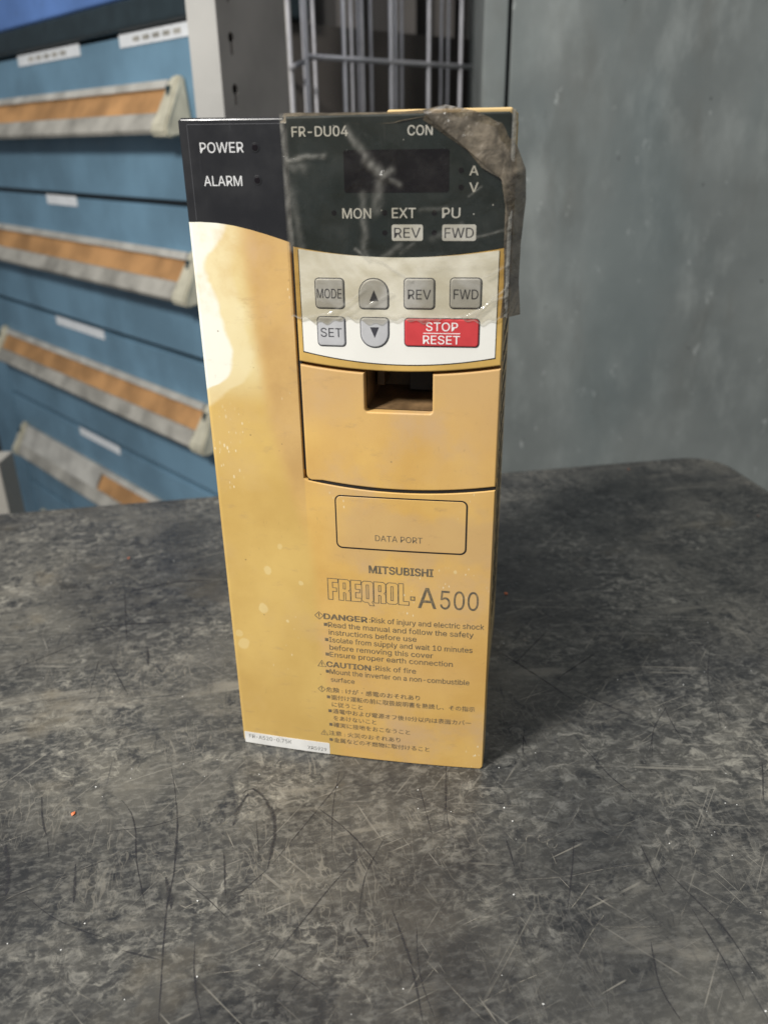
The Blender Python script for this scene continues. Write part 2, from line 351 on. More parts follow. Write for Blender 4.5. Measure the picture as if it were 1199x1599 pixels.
# ---- lettering, as thin print wrapped on the bowed front
SANS = None
try: SANS = bpy.data.fonts.load(__import__('os').path.join(bpy.utils.system_resource('DATAFILES'), 'fonts', 'Inter.woff2'))   # Blender's own interface typeface
except Exception: SANS = None
from mathutils.geometry import tessellate_polygon
def text_mesh(body, bold=0.0, cjk=False):
    """contours of the string, each outer contour filled with its own holes (overlapping strokes stay solid); bold = shifted copies"""
    c = bpy.data.curves.new('t', 'FONT'); c.body = body; c.resolution_u = 3
    sans = SANS and not cjk
    if sans: c.font = SANS; c.fill_mode = 'NONE'
    o = bpy.data.objects.new('t', c); col.objects.link(o)
    dg = bpy.context.evaluated_depsgraph_get(); dg.update()
    me = bpy.data.meshes.new_from_object(o.evaluated_get(dg)); bpy.data.objects.remove(o); bpy.data.curves.remove(c)
    if sans:
        nx = {}
        for e in me.edges: nx.setdefault(e.vertices[0], []).append(e.vertices[1]); nx.setdefault(e.vertices[1], []).append(e.vertices[0])
        seen = set(); loops = []
        for st in range(len(me.vertices)):
            if st in seen or st not in nx: continue
            lp = [st]; seen.add(st); cur = st
            while True:
                n_ = [q for q in nx[cur] if q not in seen]
                if not n_: break
                cur = min(n_, key=lambda q: abs(q - cur)); seen.add(cur); lp.append(cur)
            if len(lp) > 2: loops.append([Vector(me.vertices[q].co[:2]) for q in lp])
        def area(L): return sum(L[i - 1].x * L[i].y - L[i].x * L[i - 1].y for i in range(len(L))) / 2
        def inside(p, L):
            r = False
            for i in range(len(L)):
                a_, b_ = L[i - 1], L[i]
                if (a_.y > p.y) != (b_.y > p.y) and p.x < (b_.x - a_.x) * (p.y - a_.y) / (b_.y - a_.y) + a_.x: r = not r
            return r
        ar = [area(L) for L in loops]; big = max(ar, key=abs); sg = 1 if big > 0 else -1
        outs = [L for L, q in zip(loops, ar) if q * sg > 0]; holes = [L for L, q in zip(loops, ar) if q * sg <= 0]
        vs, fs = [], []
        for k_, L in enumerate(outs):
            x0, x1 = min(v.x for v in L), max(v.x for v in L)
            hs = [h for h in holes if x0 - 1e-4 <= h[0].x <= x1 + 1e-4 and sum(inside(p, L) for p in h) > len(h) * .6]
            pl = [[Vector((v.x, v.y, 0)) for v in q] for q in [L] + hs]; base = len(vs)
            for q in pl: vs += [(v.x, v.y, k_ % 3 * .004) for v in q]
            fs += [tuple(base + i for i in t) for t in tessellate_polygon(pl)]
        me = bpy.data.meshes.new('t'); me.from_pydata(vs, [], fs)
    if bold:
        co = [v.co.copy() for v in me.vertices]; pf = [tuple(p.vertices) for p in me.polygons]; vs, fs = [], []; 
        for j, (dx, dy) in enumerate(((-1, 0), (1, 0), (0, .7), (0, -.7), (-.7, -.5), (.7, .5))):
            base = len(vs); vs += [(q.x + dx * bold, q.y + dy * bold * .8, q.z + j * .013) for q in co]; fs += [tuple(base + i for i in p) for p in pf]
        me = bpy.data.meshes.new('t'); me.from_pydata(vs, [], fs)
    return me
def cap_ref(cjk):
    me = text_mesh('H', 0, cjk); v = [p.co.y for p in me.vertices]; return max(v) - min(v)
CAP = {False: cap_ref(False), True: cap_ref(True)}
def text(body, x0, x1, z0, cap, mat, yoff, bold=0.0, name='lettering', parent=inv, slope=0.0, cjk=False):
    me = text_mesh(body, bold, cjk); n = len(me.vertices)
    co = np.empty(n * 3); me.vertices.foreach_get('co', co); co = co.reshape(-1, 3)
    x = co[:, 0]; y = co[:, 1]; mn, mx = x.min(), x.max(); sx = (x1 - x0) / (mx - mn); sz = cap / CAP[cjk]
    X = x0 + (x - mn) * sx; Z = z0 + y * sz + slope * (X - x0); Y = yoff - co[:, 2] * .25 - B(X)
    out = np.stack([X, Y, Z], 1) * .001; me.vertices.foreach_set('co', out.ravel()); me.update(); me.name = name
    me.materials.clear()
    return link(name, me, mat, parent)
W_ = M['ink_white']; yl = -0.06; yp = -0.72
text('POWER', -47.6, -32.2, 249.0, 3.1, W_, yl, .006); text('ALARM', -47.3, -33.6, 238.8, 3.1, W_, yl, .006)
text('FR-DU04', -15.3, 3.2, 253.4, 2.9, W_, yp, .010); text('CON', 22.2, 30.1, 253.3, 2.8, W_, yp, .010)
text('MON', 0.5, 10.2, 228.7, 3.1, W_, yp, .010); text('EXT', 17.0, 24.9, 228.8, 3.1, W_, yp, .010); text('PU', 33.4, 39.3, 228.8, 3.1, W_, yp, .010)
text('A', 41.8, 44.7, 241.5, 2.8, W_, yp, .008); text('V', 41.9, 44.8, 236.6, 2.8, W_, yp, .008)
for a, b, t in ((16.9, 27.2, 'REV'), (33.5, 44.5, 'FWD')):
    slab('lettering_plate', rrect(a, 221.7, b, 226.8, 0.7), -0.72, 0, 0.0, M['ink_white'])
    text(t, a + .8, b - .8, 222.7, 3.1, M['ink_dark'], -0.78)
for x, z in ((-2.3, 230.4), (14.6, 230.4), (14.6, 224.2), (30.9, 224.2), (30.9, 230.4), (39.2, 243.0), (39.3, 238.0)):
    slab('indicator_lamp', corner(x, z, 0.85, 0, 340, 17), -0.70, 0, 0.0, M['window'])
D_ = M['ink_dark']; yk = -1.30
text('MODE', -9.3, -0.6, 202.8, 3.2, D_, yk); text('REV', 22.3, 30.1, 202.9, 3.2, D_, yk); text('FWD', 37.7, 45.9, 203.1, 3.2, D_, yk); text('SET', -8.6, -1.0, 189.5, 3.1, D_, yk)
for s, zc in ((1, 203.9), (-1, 191.4)):
    slab('arrow_mark', [(9.1, zc - 1.8 * s), (12.2, zc - 1.8 * s), (10.65, zc + 1.9 * s)], -1.30, -1.0, 0.0, D_)
text('STOP', 28.5, 39.4, 192.3, 2.9, M['ink_pure'], yk, .004); text('RESET', 27.5, 40.2, 187.8, 2.9, M['ink_pure'], yk, .004)
slab('key_rule', [(27.6, 191.35), (40.2, 191.35), (40.2, 191.6), (27.6, 191.6)], -1.30, -1.0, 0.0, M['ink_pure'])
I_ = M['ink']
text('DATA PORT', 9.1, 27.6, 109.9, 2.5, I_, -0.22)
text('MITSUBISHI', 6.2, 32.0, 95.4, 3.3, I_, yl, .03)
def logo():
    G = {'F': (3.9, [[(0,0),(1.8,0),(1.8,4.6),(3.3,4.6),(3.3,6.6),(1.8,6.6),(1.8,9.6),(3.9,9.6),(3.9,11.6),(0,11.6)]]),
     'R': (4.4, [[(0,0),(1.8,0),(1.8,4.4),(2.3,4.4),(2.6,4.0),(2.6,0),(4.4,0),(4.4,4.6),(3.8,5.5),(4.4,6.3),(4.4,10.6),(3.5,11.6),(0,11.6)],[(1.8,6.4),(2.6,6.4),(2.6,9.7),(1.8,9.7)]]),
     'E': (3.9, [[(0,0),(3.9,0),(3.9,2),(1.8,2),(1.8,4.9),(3.4,4.9),(3.4,6.8),(1.8,6.8),(1.8,9.6),(3.9,9.6),(3.9,11.6),(0,11.6)]]),
     'Q': (4.4, [[(.9,0),(2.3,0),(3.0,-1.7),(4.7,-1.7),(3.9,0.3),(4.4,1),(4.4,10.6),(3.5,11.6),(.9,11.6),(0,10.6),(0,1)],[(1.8,2),(2.6,2),(2.6,9.6),(1.8,9.6)]]),
     'O': (4.4, [[(.9,0),(3.5,0),(4.4,1),(4.4,10.6),(3.5,11.6),(.9,11.6),(0,10.6),(0,1)],[(1.8,2),(2.6,2),(2.6,9.6),(1.8,9.6)]]),
     'L': (3.9, [[(0,0),(3.9,0),(3.9,2),(1.8,2),(1.8,11.6),(0,11.6)]])}
    bm = bmesh.new(); x = -10.9
    for ch in 'FREQROL':
        w_, loops = G[ch]
        for lp in loops:
            P = [Vector((x + a * 1.09, 81.7 + b * .845)) for a, b in lp]; A = sum(P[i - 1].x * P[i].y - P[i].x * P[i - 1].y for i in range(len(P)))
            if A < 0: P.reverse()
            o = offset_poly(P, [-.15] * len(P)); q = offset_poly(P, [.15] * len(P)); n = len(P)
            vo = [bm.verts.new((v.x, yl - B(v.x), v.y)) for v in o]; vi = [bm.verts.new((v.x, yl - B(v.x), v.y)) for v in q]
            for i in range(n): bm.faces.new((vo[i], vo[(i + 1) % n], vi[(i + 1) % n], vi[i]))
        x += w_ * 1.09 + .22
    bm_obj('lettering', bm, I_, inv, .001)
logo()
slab('logo_dot', [(22.8, 84.0), (24.8, 84.0), (24.8, 85.9), (22.8, 85.9)], yl, 0.5, 0.0, I_)
slab('logo_dot_centre', [(23.25, 84.45), (24.35, 84.45), (24.35, 85.45), (23.25, 85.45)], yl - .03, 0.5, 0.0, M['amber'])
text('A', 25.9, 33.3, 80.8, 9.4, I_, yl, .005); text('500', 34.8, 50.0, 80.9, 8.5, I_, yl, .0)
def sign(kind, x, z, s):
    if kind == 'd': P = [(x, z - s), (x + s, z), (x, z + s), (x - s, z)]
    else: P = [(x - s * 1.05, z - s * .8), (x + s * 1.05, z - s * .8), (x, z + s)]
    c0 = Vector((x, z if kind == 'd' else z - s * .2)); bm = bmesh.new(); n = len(P)
    o = [bm.verts.new((p[0], 0, p[1])) for p in P]; q = [bm.verts.new(((p[0] - c0.x) * .80 + c0.x, 0, (p[1] - c0.y) * .80 + c0.y)) for p in P]
    for i in range(n): bm.faces.new((o[i], o[(i + 1) % n], q[(i + 1) % n], q[i]))
    for a, b in ((-.2, .55), (-.5, -.32)):
        v = [bm.verts.new((x + dx * s * .1, 0, c0.y + dz * s)) for dx, dz in ((-1, a), (1, a), (1, b), (-1, b))]; bm.faces.new(v)
    for v in bm.verts: v.co.y = yl - B(v.co.x)
    bm_obj('warning_mark', bm, I_, inv, .001)
def bullet(x, z): slab('bullet_mark', [(x, z), (x + 1.5, z), (x + 1.5, z + 1.5), (x, z + 1.5)], yl, .5, 0.0, I_)
sign('d', -15.3, 73.4, 2.0); text('DANGER', -13.4, 5.2, 72.0, 2.6, I_, yl, .03)
text(':Risk of injury and electric shock', 5.9, 52.6, 72.2, 2.5, I_, yl, .004)
sm = [('Read the manual and follow the safety', -11.6, 48.5, 68.2, 1), ('instructions before use', -11.5, 25.4, 64.5, 0),
      ('Isolate from supply and wait 10 minutes', -11.5, 48.3, 60.8, 1), ('before removing this cover', -11.5, 32.2, 57.0, 0),
      ('Ensure proper earth connection', -11.5, 40.4, 53.4, 1)]
for t, a, b, z, bu in sm:
    text(t, a, b, z, 2.5, I_, yl, .006)
    if bu: bullet(a - 1.8, z + .4)
sign('t', -15.2, 49.4, 1.9); text('CAUTION', -13.3, 6.1, 48.2, 2.6, I_, yl, .03); text(':Risk of fire', 7.0, 25.2, 48.6, 2.5, I_, yl, .004)
text('Mount the inverter on a non-combustible', -11.9, 47.5, 44.6, 2.5, I_, yl, .006); bullet(-13.6, 45.0)
text('surface', -11.6, -1.2, 40.6, 2.3, I_, yl, .006)
jp = [('危険 : けが・感電のおそれあり', -13.9, 26.9, 34.9, 0), ('据付け運転の前に取扱説明書を熟読し、その指示', -11.9, 50.2, 31.0, 1),
      ('に従うこと', -11.7, 2.0, 27.2, 0), ('通電中および電源オフ後10分以内は表面カバー', -11.5, 48.8, 23.6, 1),
      ('をあけないこと', -11.3, 7.9, 19.9, 0), ('確実に接地をおこなうこと', -11.4, 22.7, 16.1, 1),
      ('注意 : 火災のおそれあり', -13.7, 18.4, 11.4, 0), ('金属などの不燃物に取付けること', -11.7, 31.2, 7.6, 1)]
for t, a, b, z, bu in jp:
    text(t, a, b, z + .2, 1.95, I_, yl, .008, cjk=True)
    if bu: bullet(a - 1.9, z + .5)
sign('d', -15.9, 36.1, 1.8); sign('t', -15.8, 12.4, 1.7)
# sticker at the lower left
slab('sticker', rrect(-54.2, 0.5, -13.7, 6.6, .5), -0.10, 0.5, 0.0, M['sticker'])
text('FR-A520-0.75K', -52.0, -31.5, 3.4, 2.1, M['dot'], -0.14, .0, name='sticker_print'); text('XR5929', -24.0, -15.2, 1.8, 1.9, M['dot'], -0.14, .0, name='sticker_print')

# ------------------------------------------------------------------ clear tape over the keypad
tape = tag(empty('clear_tape', (0, 0, 0.0001), -0.186083), 'wrinkled dirty clear tape stuck over the display and keypad, curling past the right edge', 'tape')
def hashnoise(seed, n=8):
    r = np.random.RandomState(seed); ks = [(r.uniform(-1, 1, 2), r.uniform(0, 6.28), r.uniform(.5, 1)) for _ in range(n)]
    def f(x, z, s): return sum(a * np.sin((k[0] * x + k[1] * z) * s + p) for k, p, a in ks) / n
    return f
nf = hashnoise(3); nf2 = hashnoise(4, 14); nf3 = hashnoise(9, 14)
def segd(x, z, p, q):
    px, pz = p; dx, dz = q[0] - px, q[1] - pz; L = dx * dx + dz * dz
    t = np.clip(((x - px) * dx + (z - pz) * dz) / L, 0, 1); return np.hypot(x - px - t * dx, z - pz - t * dz), t
creases = [  # p, q, width, cloud, height
    ((3, 255.5), (9, 247), 1.0, .30, .5), ((9, 247), (14.5, 241), 1.5, .36, .9), ((14.5, 241), (17, 243), 1.2, .34, .7), ((14, 241.5), (20, 238.8), .8, .28, .5),
    ((13.5, 240), (12, 231), 1.5, .26, .5), ((8, 236), (8, 218), 1.3, .24, .4), ((-17, 246.5), (-4.5, 248), .8, .42, .5), ((-17, 245), (-12, 244), 1.6, .20, .2),
    ((-18, 259), (-17, 219), 1.0, .42, .4), ((-16.5, 240), (-14, 219), 1.3, .18, .2), ((4.6, 219.5), (9, 216), .5, .5, .4), ((9, 217), (24, 209), .35, .55, .5),
    ((-19, 195), (-3, 198), .5, .6, .5), ((-7, 196), (8, 206), .45, .45, .5), ((-2, 196), (5, 201), .5, .5, .4), ((8, 200), (17, 205), .5, .45, .5), ((3, 197), (24, 197.5), .4, .45, .4),
    ((23, 196), (43, 197.5), .6, .5, .4), ((42, 197), (58, 206), .5, .6, .6), ((45, 197), (60, 212), .4, .6, .6), ((48, 210), (60, 217), .5, .5, .5), ((40, 222), (57, 226), .4, .25, .4),
    ((26, 231), (35, 232), .6, .2, .3), ((30, 222), (40, 227), .9, .16, .3), ((20, 218), (24, 221), .6, .16, .3), ((42, 235.5), (45.5, 238), .3, .3, .2), ((14, 216.5), (20, 220), .8, .22, .3),
    ((-8, 212), (3, 214), 1.2, .1, .3), ((25, 213), (50, 215), .7, .18, .3)]
def tape_sheet():
    nu, nv = 150, 170; vs = []; cl = []
    for j in range(nv + 1):
        for i in range(nu + 1):
            u = i / nu; v = j / nv; x = -18.8 + u * 74.6
            zl = 195.2 + 0.9 * math.sin(x * .35 + 1) + 0.5 * math.sin(x * 1.3) + (1.0 if x > 20 else 0) * min(1, (x - 20) / 10) - max(0, (x - 55)) * .1
            z = zl + v * (260.2 - zl)
            y = -1.42 - B(min(x, 55)) ; c = 0.0
            y -= 0.17 * (nf2(x, z, .9) + 1) + .08 * nf3(x, z, 2.4)
            wx = nf2(z, x, .8) * 1.4; wz = nf3(x, z, .7) * 1.4
            for p, q, wd_, cc, h in creases:
                d, t = segd(x + .9 * wx, z + .9 * wz, p, q); g_ = math.exp(-(d / wd_) ** 2); c = max(c, cc * .8 * g_ * (.65 + .8 * nf3(x * 1.3, z, 1.6))); y -= h * .45 * g_
            e = z - zl
            c = max(c, .42 * math.exp(-(e / .45) ** 2))
            if x > 54.5:                     # sweeps back past the corner
                a = min(1.0, (x - 54.5) / 4.7); y += 7.0 * a * a + .4 * nf(x, z, .6); x = 54.5 + (x - 54.5) * (1 - .12 * a) ; c = max(c, .38 + .2 * nf2(x, z, 1.1))
            y -= 0
            vs.append((x * .001, y * .001, z * .001)); cl.append(max(0, c))
    fs = [(j * (nu + 1) + i, j * (nu + 1) + i + 1, (j + 1) * (nu + 1) + i + 1, (j + 1) * (nu + 1) + i) for j in range(nv) for i in range(nu)]
    o = from_py('tape_film', vs, fs, None, tape, True)
    a = o.data.attributes.new('cloud', 'FLOAT', 'POINT'); a.data.foreach_set('value', cl); return o
def film_mat(name, tint, base, add, opac_noise, rough, shine, dark=.72, bmp=.00045, n2f=.03):
    k = N(name); v = k.coord(); at = k.n('Attribute', attribute_name='cloud'); n1 = k.noise(v, 130, 6, .65, .5)
    n2 = k.mr(k.noise(k.coord(scale=(1, 1, 1), rot=(0, .6, 0)), 420, 4, .7), .58, .78, 0, n2f)
    f = k.math('ADD', at.outputs['Fac'], k.mr(n1, .35, .75, add, add + opac_noise)); f = k.math('ADD', f, n2); f = k.math('MINIMUM', f, .97)
    k.done(k.mix(k.mr(k.noise(v, 110, 7, .7, .6), .38, .62), base, tuple(c * dark for c in base)), rough, 0, .5)
    k.bump(k.math('ADD', k.noise(v, 260, 4, .6, .8), k.math('MULTIPLY', k.noise(v, 70, 3, .5, 1.0), 2.6)), bmp, .9)
    tr = k.n('BsdfTransparent'); mx = k.n('MixShader')
    k.put(tr.inputs[0], k.mix(k.mr(k.noise(k.coord(scale=(1, 1, 1.6), loc=(2, 0, 5)), 48, 6, .65, .9), .36, .66), tint, tuple(c * m_ for c, m_ in zip(tint, (.84, .825, .78)))))
    k.put(mx.inputs[0], f); k.t.links.new(tr.outputs[0], mx.inputs[1]); k.t.links.new(k.b.outputs[0], mx.inputs[2])
    gl = k.n('BsdfGlossy'); gl.inputs['Roughness'].default_value = .13; fr = k.n('LayerWeight'); fr.inputs['Blend'].default_value = .5; mx2 = k.n('MixShader')
    bp = [x for x in k.t.nodes if x.bl_idname == 'ShaderNodeBump'][0]
    k.t.links.new(bp.outputs[0], gl.inputs['Normal']); k.t.links.new(bp.outputs[0], fr.inputs['Normal'])
    k.put(mx2.inputs[0], k.math('ADD', k.math('MULTIPLY', k.math('POWER', fr.outputs['Facing'], 4.0), shine), .05)); k.t.links.new(mx.outputs[0], mx2.inputs[1]); k.t.links.new(gl.outputs[0], mx2.inputs[2])
    k.t.links.new(mx2.outputs[0], k.out.inputs[0]); return k.m
M['film'] = film_mat('tape_film', (.935, .915, .86), (.60, .58, .52), .0, .02, .3, .6)
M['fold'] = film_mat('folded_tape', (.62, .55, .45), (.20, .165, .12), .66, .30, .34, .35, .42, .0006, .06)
tape_sheet().data.materials.append(M['film'])
def ribbon(name, inner, outer, prof, seed, n=120, m=26, amp=.6, mat='fold', cl=.0):
    inner = np.array(inner, float); outer = np.array(outer, float); T = np.linspace(0, 1, len(inner)); f2 = hashnoise(seed, 12); vs = []
    for i in range(n + 1):
        t = i / n; a = [np.interp(t, T, inner[:, k]) for k in range(3)]; b = [np.interp(t, T, outer[:, k]) for k in range(3)]
        for j in range(m + 1):
            s = j / m; p = [a[k] * (1 - s) + b[k] * s for k in range(3)]
            h = math.sin(math.pi * s) ** .7 * prof * (.7 + .3 * math.sin(t * 9 + seed)); q = amp * f2(p[0], p[2], .9) + amp * .5 * f2(p[2], p[0], 2.3)
            vs.append(((p[0] + .25 * q) * .001, (p[1] - h - q) * .001, (p[2] + .3 * q) * .001))
    fs = [(i * (m + 1) + j, i * (m + 1) + j + 1, (i + 1) * (m + 1) + j + 1, (i + 1) * (m + 1) + j) for i in range(n) for j in range(m)]
    o = from_py(name, vs, fs, M[mat], tape, True); at = o.data.attributes.new('cloud', 'FLOAT', 'POINT'); at.data.foreach_set('value', [cl] * len(vs)); return o
inn = [(28, -3.4, 258.6), (32, -3.6, 255.8), (36.5, -3.7, 252.6), (41, -3.6, 249.2), (45, -3.5, 245.9), (52.0, -3.2, 240.4), (53.6, -2.5, 232), (53.7, -2, 220), (54.2, -2, 208), (53.5, -2.2, 197)]
out = [(27.0, -2, 260.4), (34, -1.6, 261.7), (43.5, -1.5, 259.7), (51.5, -1, 256.2), (56.6, 0, 249.3), (59.3, 1, 243), (59.8, 3, 234), (58.9, 4, 220), (58.9, 4, 208), (60.0, 3, 197.5)]
ribbon('folded_flap', inn, out, 1.3, 3, amp=.55)
inn = [(-19, -2.2, 257.4), (-8, -2.4, 257.8), (2, -2.6, 257.2), (9, -2.6, 256.6), (18, -2.6, 256.9), (28, -2.6, 258.6)]
out = [(-18.5, 1, 260.4), (-8, 3, 260.4), (2, 4, 260.2), (12, 4, 260.1), (20, 4, 260.2), (29, 3, 260.9)]
ribbon('top_fold', inn, out, .5, 6, amp=.45)
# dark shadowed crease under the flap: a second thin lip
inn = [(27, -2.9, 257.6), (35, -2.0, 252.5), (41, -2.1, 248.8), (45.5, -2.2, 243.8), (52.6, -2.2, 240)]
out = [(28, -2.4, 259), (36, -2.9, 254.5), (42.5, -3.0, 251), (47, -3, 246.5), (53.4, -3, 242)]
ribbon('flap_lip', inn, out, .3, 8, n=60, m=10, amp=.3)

# ------------------------------------------------------------------ bench with rubber mat
TA = math.atan2(0.171, 0.985)
bench = tag(empty('workbench', (0.2985, 0.3725, 0.0006), TA), 'workbench topped with a scuffed black rubber mat, in the foreground', 'workbench')
def mat_rubber():
    k = N('worn_black_rubber'); v = k.coord()
    a = k.noise(v, 9, 5, .6); b = k.noise(v, 38, 7, .65, .6); c = k.noise(k.coord(scale=(1, 1.8, 1)), 210, 6, .7)
    def ridge(nz, w): return k.mr(k.math('ABSOLUTE', k.math('SUBTRACT', nz, .5)), w, 0.0)
    cc = k.mix(k.mr(b, .3, .72), (0.026, 0.028, 0.031), (0.090, 0.088, 0.083))
    cc = k.mix(k.mr(a, .42, .62, 0, .5), cc, (0.135, 0.129, 0.113))
    cc = k.mix(k.mr(k.noise(k.coord(loc=(4, 2, 0)), 17, 7, .62, .7), .50, .64, 0, .75), cc, (0.036, 0.038, 0.041))
    e1 = k.noise(k.coord(scale=(1, 1.3, 1), rot=(0, 0, .3)), 150, 8, .72, .8)
    z1 = k.mr(k.noise(k.coord(loc=(3, 3, 1)), 13, 6, .65, .6), .42, .60, .06, 1.0)
    cc = k.mix(k.math('MULTIPLY', k.mr(e1, .47, .66), z1), cc, (0.285, 0.275, 0.245))
    z2 = k.mr(k.noise(k.coord(loc=(5, 1, 6)), 16, 5, .65, .6), .40, .60, .25, .95)
    cc = k.mix(k.math('MULTIPLY', k.mr(k.noise(k.coord(scale=(1.2, .8, 1), rot=(0, 0, .9), loc=(6, 3, 0)), 75, 8, .72, .8), .51, .62), z2), cc, (0.024, 0.026, 0.030))
    smr = k.math('MULTIPLY', k.mr(k.noise(k.coord(scale=(.35, 1.8, 1), rot=(0, 0, -.25), loc=(2, 2, 0)), 34, 7, .68, .5), .52, .68), k.mr(k.noise(k.coord(loc=(1, 1, 9)), 9, 3), .42, .6))
    cc = k.mix(k.math('MULTIPLY', smr, .8), cc, (0.24, 0.225, 0.195))
    m1 = k.mr(k.noise(k.coord(loc=(8, 1, 0)), 20, 4), .42, .62)
    cc = k.mix(k.math('MULTIPLY', k.math('MULTIPLY', ridge(k.noise(k.coord(loc=(1, 5, 2)), 62, 3, .5, 2.2), .018), m1), .14), cc, (0.25, 0.24, 0.215))
    cc = k.mix(k.math('MULTIPLY', k.math('MULTIPLY', ridge(k.noise(k.coord(scale=(1.6, .5, 1), rot=(0, 0, .5), loc=(3, 5, 2)), 85, 2, .5, 1.2), .02), m1), .5), cc, (0.24, 0.225, 0.195))
    cc = k.mix(k.mr(c, .46, .66, 0, .5), cc, (0.20, 0.195, 0.18))
    cc = k.mix(k.mr(k.noise(k.coord(loc=(2, 9, 4)), 11, 5, .6), .58, .72, 0, .5), cc, (0.165, 0.140, 0.100), 'MIX')
    cc = k.mix(1.0, cc, k.mix(k.mr(k.noise(k.coord(loc=(11, 4, 2)), 6, 4, .6), .35, .65), (.42, .43, .45), (1.12, 1.10, 1.04)), 'MULTIPLY')
    sc_sum = None
    for i, (ang, sx, th, wgt) in enumerate([(0.25, 5, .60, .5), (0.9, 6, .62, .5), (1.6, 7, .62, .45), (2.3, 5, .61, .5), (2.85, 6, .61, .5), (0.0, 9, .6, .5), (1.25, 12, .63, .6)]):
        vv = k.coord(scale=(1, 1, 1), rot=(0, 0, ang), loc=(i * 3.1, i, 0)); 
        wv = k.n('VectorMath', operation='MULTIPLY'); k.put(wv.inputs[0], vv); wv.inputs[1].default_value = (sx, 300, 1)
        nz = k.noise(wv.outputs[0], 1.0 + .3 * i, 2, .5, .25)
        msk = k.mr(k.noise(k.coord(loc=(i * 7, 0, 3)), 24 + 5 * i, 3), .46, .62)
        s = k.math('MULTIPLY', k.math('MULTIPLY', k.mr(nz, th + .04, th + .11), msk), wgt)
        if i % 3 == 2:
            cc = k.mix(k.math('MULTIPLY', s, 1.3), cc, (0.028, 0.029, 0.032))
        else: cc = k.mix(s, cc, (0.25, 0.235, 0.20))
        sc_sum = s if sc_sum is None else k.math('ADD', sc_sum, s)
    sp = k.math('MULTIPLY', k.mr(k.voro(v, 180), .055, .03), k.mr(k.noise(k.coord(loc=(9, 9, 0)), 60, 2), .55, .6))
    cc = k.mix(sp, cc, (0.6, 0.6, 0.58))
    k.bump(k.math('ADD', k.noise(v, 500, 5, .7), k.math('MULTIPLY', sc_sum, -.8)), .0002, .6)
    return k.done(cc, k.mr(b, .3, .7, .46, .28), 0, .5)
M['rubber'] = mat_rubber()
def scratch(name, c, lo, hi):
    k = N(name); v = k.coord(); k.done(c, .5); tr = k.n('BsdfTransparent'); mx = k.n('MixShader')
    at = k.n('Attribute', attribute_name='feather'); k.put(mx.inputs[0], k.math('MULTIPLY', at.outputs['Fac'], k.mr(k.noise(v, 260, 5, .7), .35, .65, lo, hi))); k.t.links.new(tr.outputs[0], mx.inputs[1]); k.t.links.new(k.b.outputs[0], mx.inputs[2]); k.t.links.new(mx.outputs[0], k.out.inputs[0]); return k.m
M['scratch_dark'] = scratch('dark_scratch', (0.030, 0.030, 0.034), .25, .8)
M['scratch_light'] = scratch('light_scratch', (0.24, 0.225, 0.19), .0, .75)
# mat: local frame with origin at the back right corner, x left..0, y front..0; rolled edge, rounded corner
def mat_mesh():
    L, Wd, r, e, h = 1.6, 1.0, .032, .006, .012
    P = [Vector((-L, -Wd)), Vector((0, -Wd))] + [Vector((-r + r * math.cos(a), -r + r * math.sin(a))) for a in np.linspace(0, math.pi / 2, 14)] + [Vector((-L, 0))]
    prof = [(0, -h), (0, -.005), (.0006, -.0028), (.002, -.0009), (.0042, 0.0), (.0068, .0001), (.0085, -.0004), (.0105, -.0006)]
    bm = bmesh.new(); rings = []
    for off, z in prof: rings.append([bm.verts.new((q.x, q.y, z)) for q in offset_poly(P, [off] * len(P))])
    for r0, r1 in zip(rings, rings[1:]):
        for i in range(len(P)): bm.faces.new((r0[i], r0[(i + 1) % len(P)], r1[(i + 1) % len(P)], r1[i]))
    bm.faces.new(rings[-1]); bmesh.ops.recalc_face_normals(bm, faces=bm.faces[:])
    o = bm_obj('rubber_mat', bm, M['rubber'], bench)
    for p in o.data.polygons: p.use_smooth = len(p.vertices) == 4
    return o
matob = mat_mesh()
M['benchsteel'] = simple('bench_steel', (.10, .11, .115), .45, .3)
b = bmesh.new(); bxm(b, -1.58, -.02, -.98, -.02, -.05, -.0125); bm_obj('tabletop', b, M['benchsteel'], bench)
for x in (-1.52, -.08):
    for y in (-.92, -.08):
        b = bmesh.new(); bxm(b, x - .03, x + .03, y - .03, y + .03, -.9, -.0505); bm_obj('leg', b, M['benchsteel'], bench)
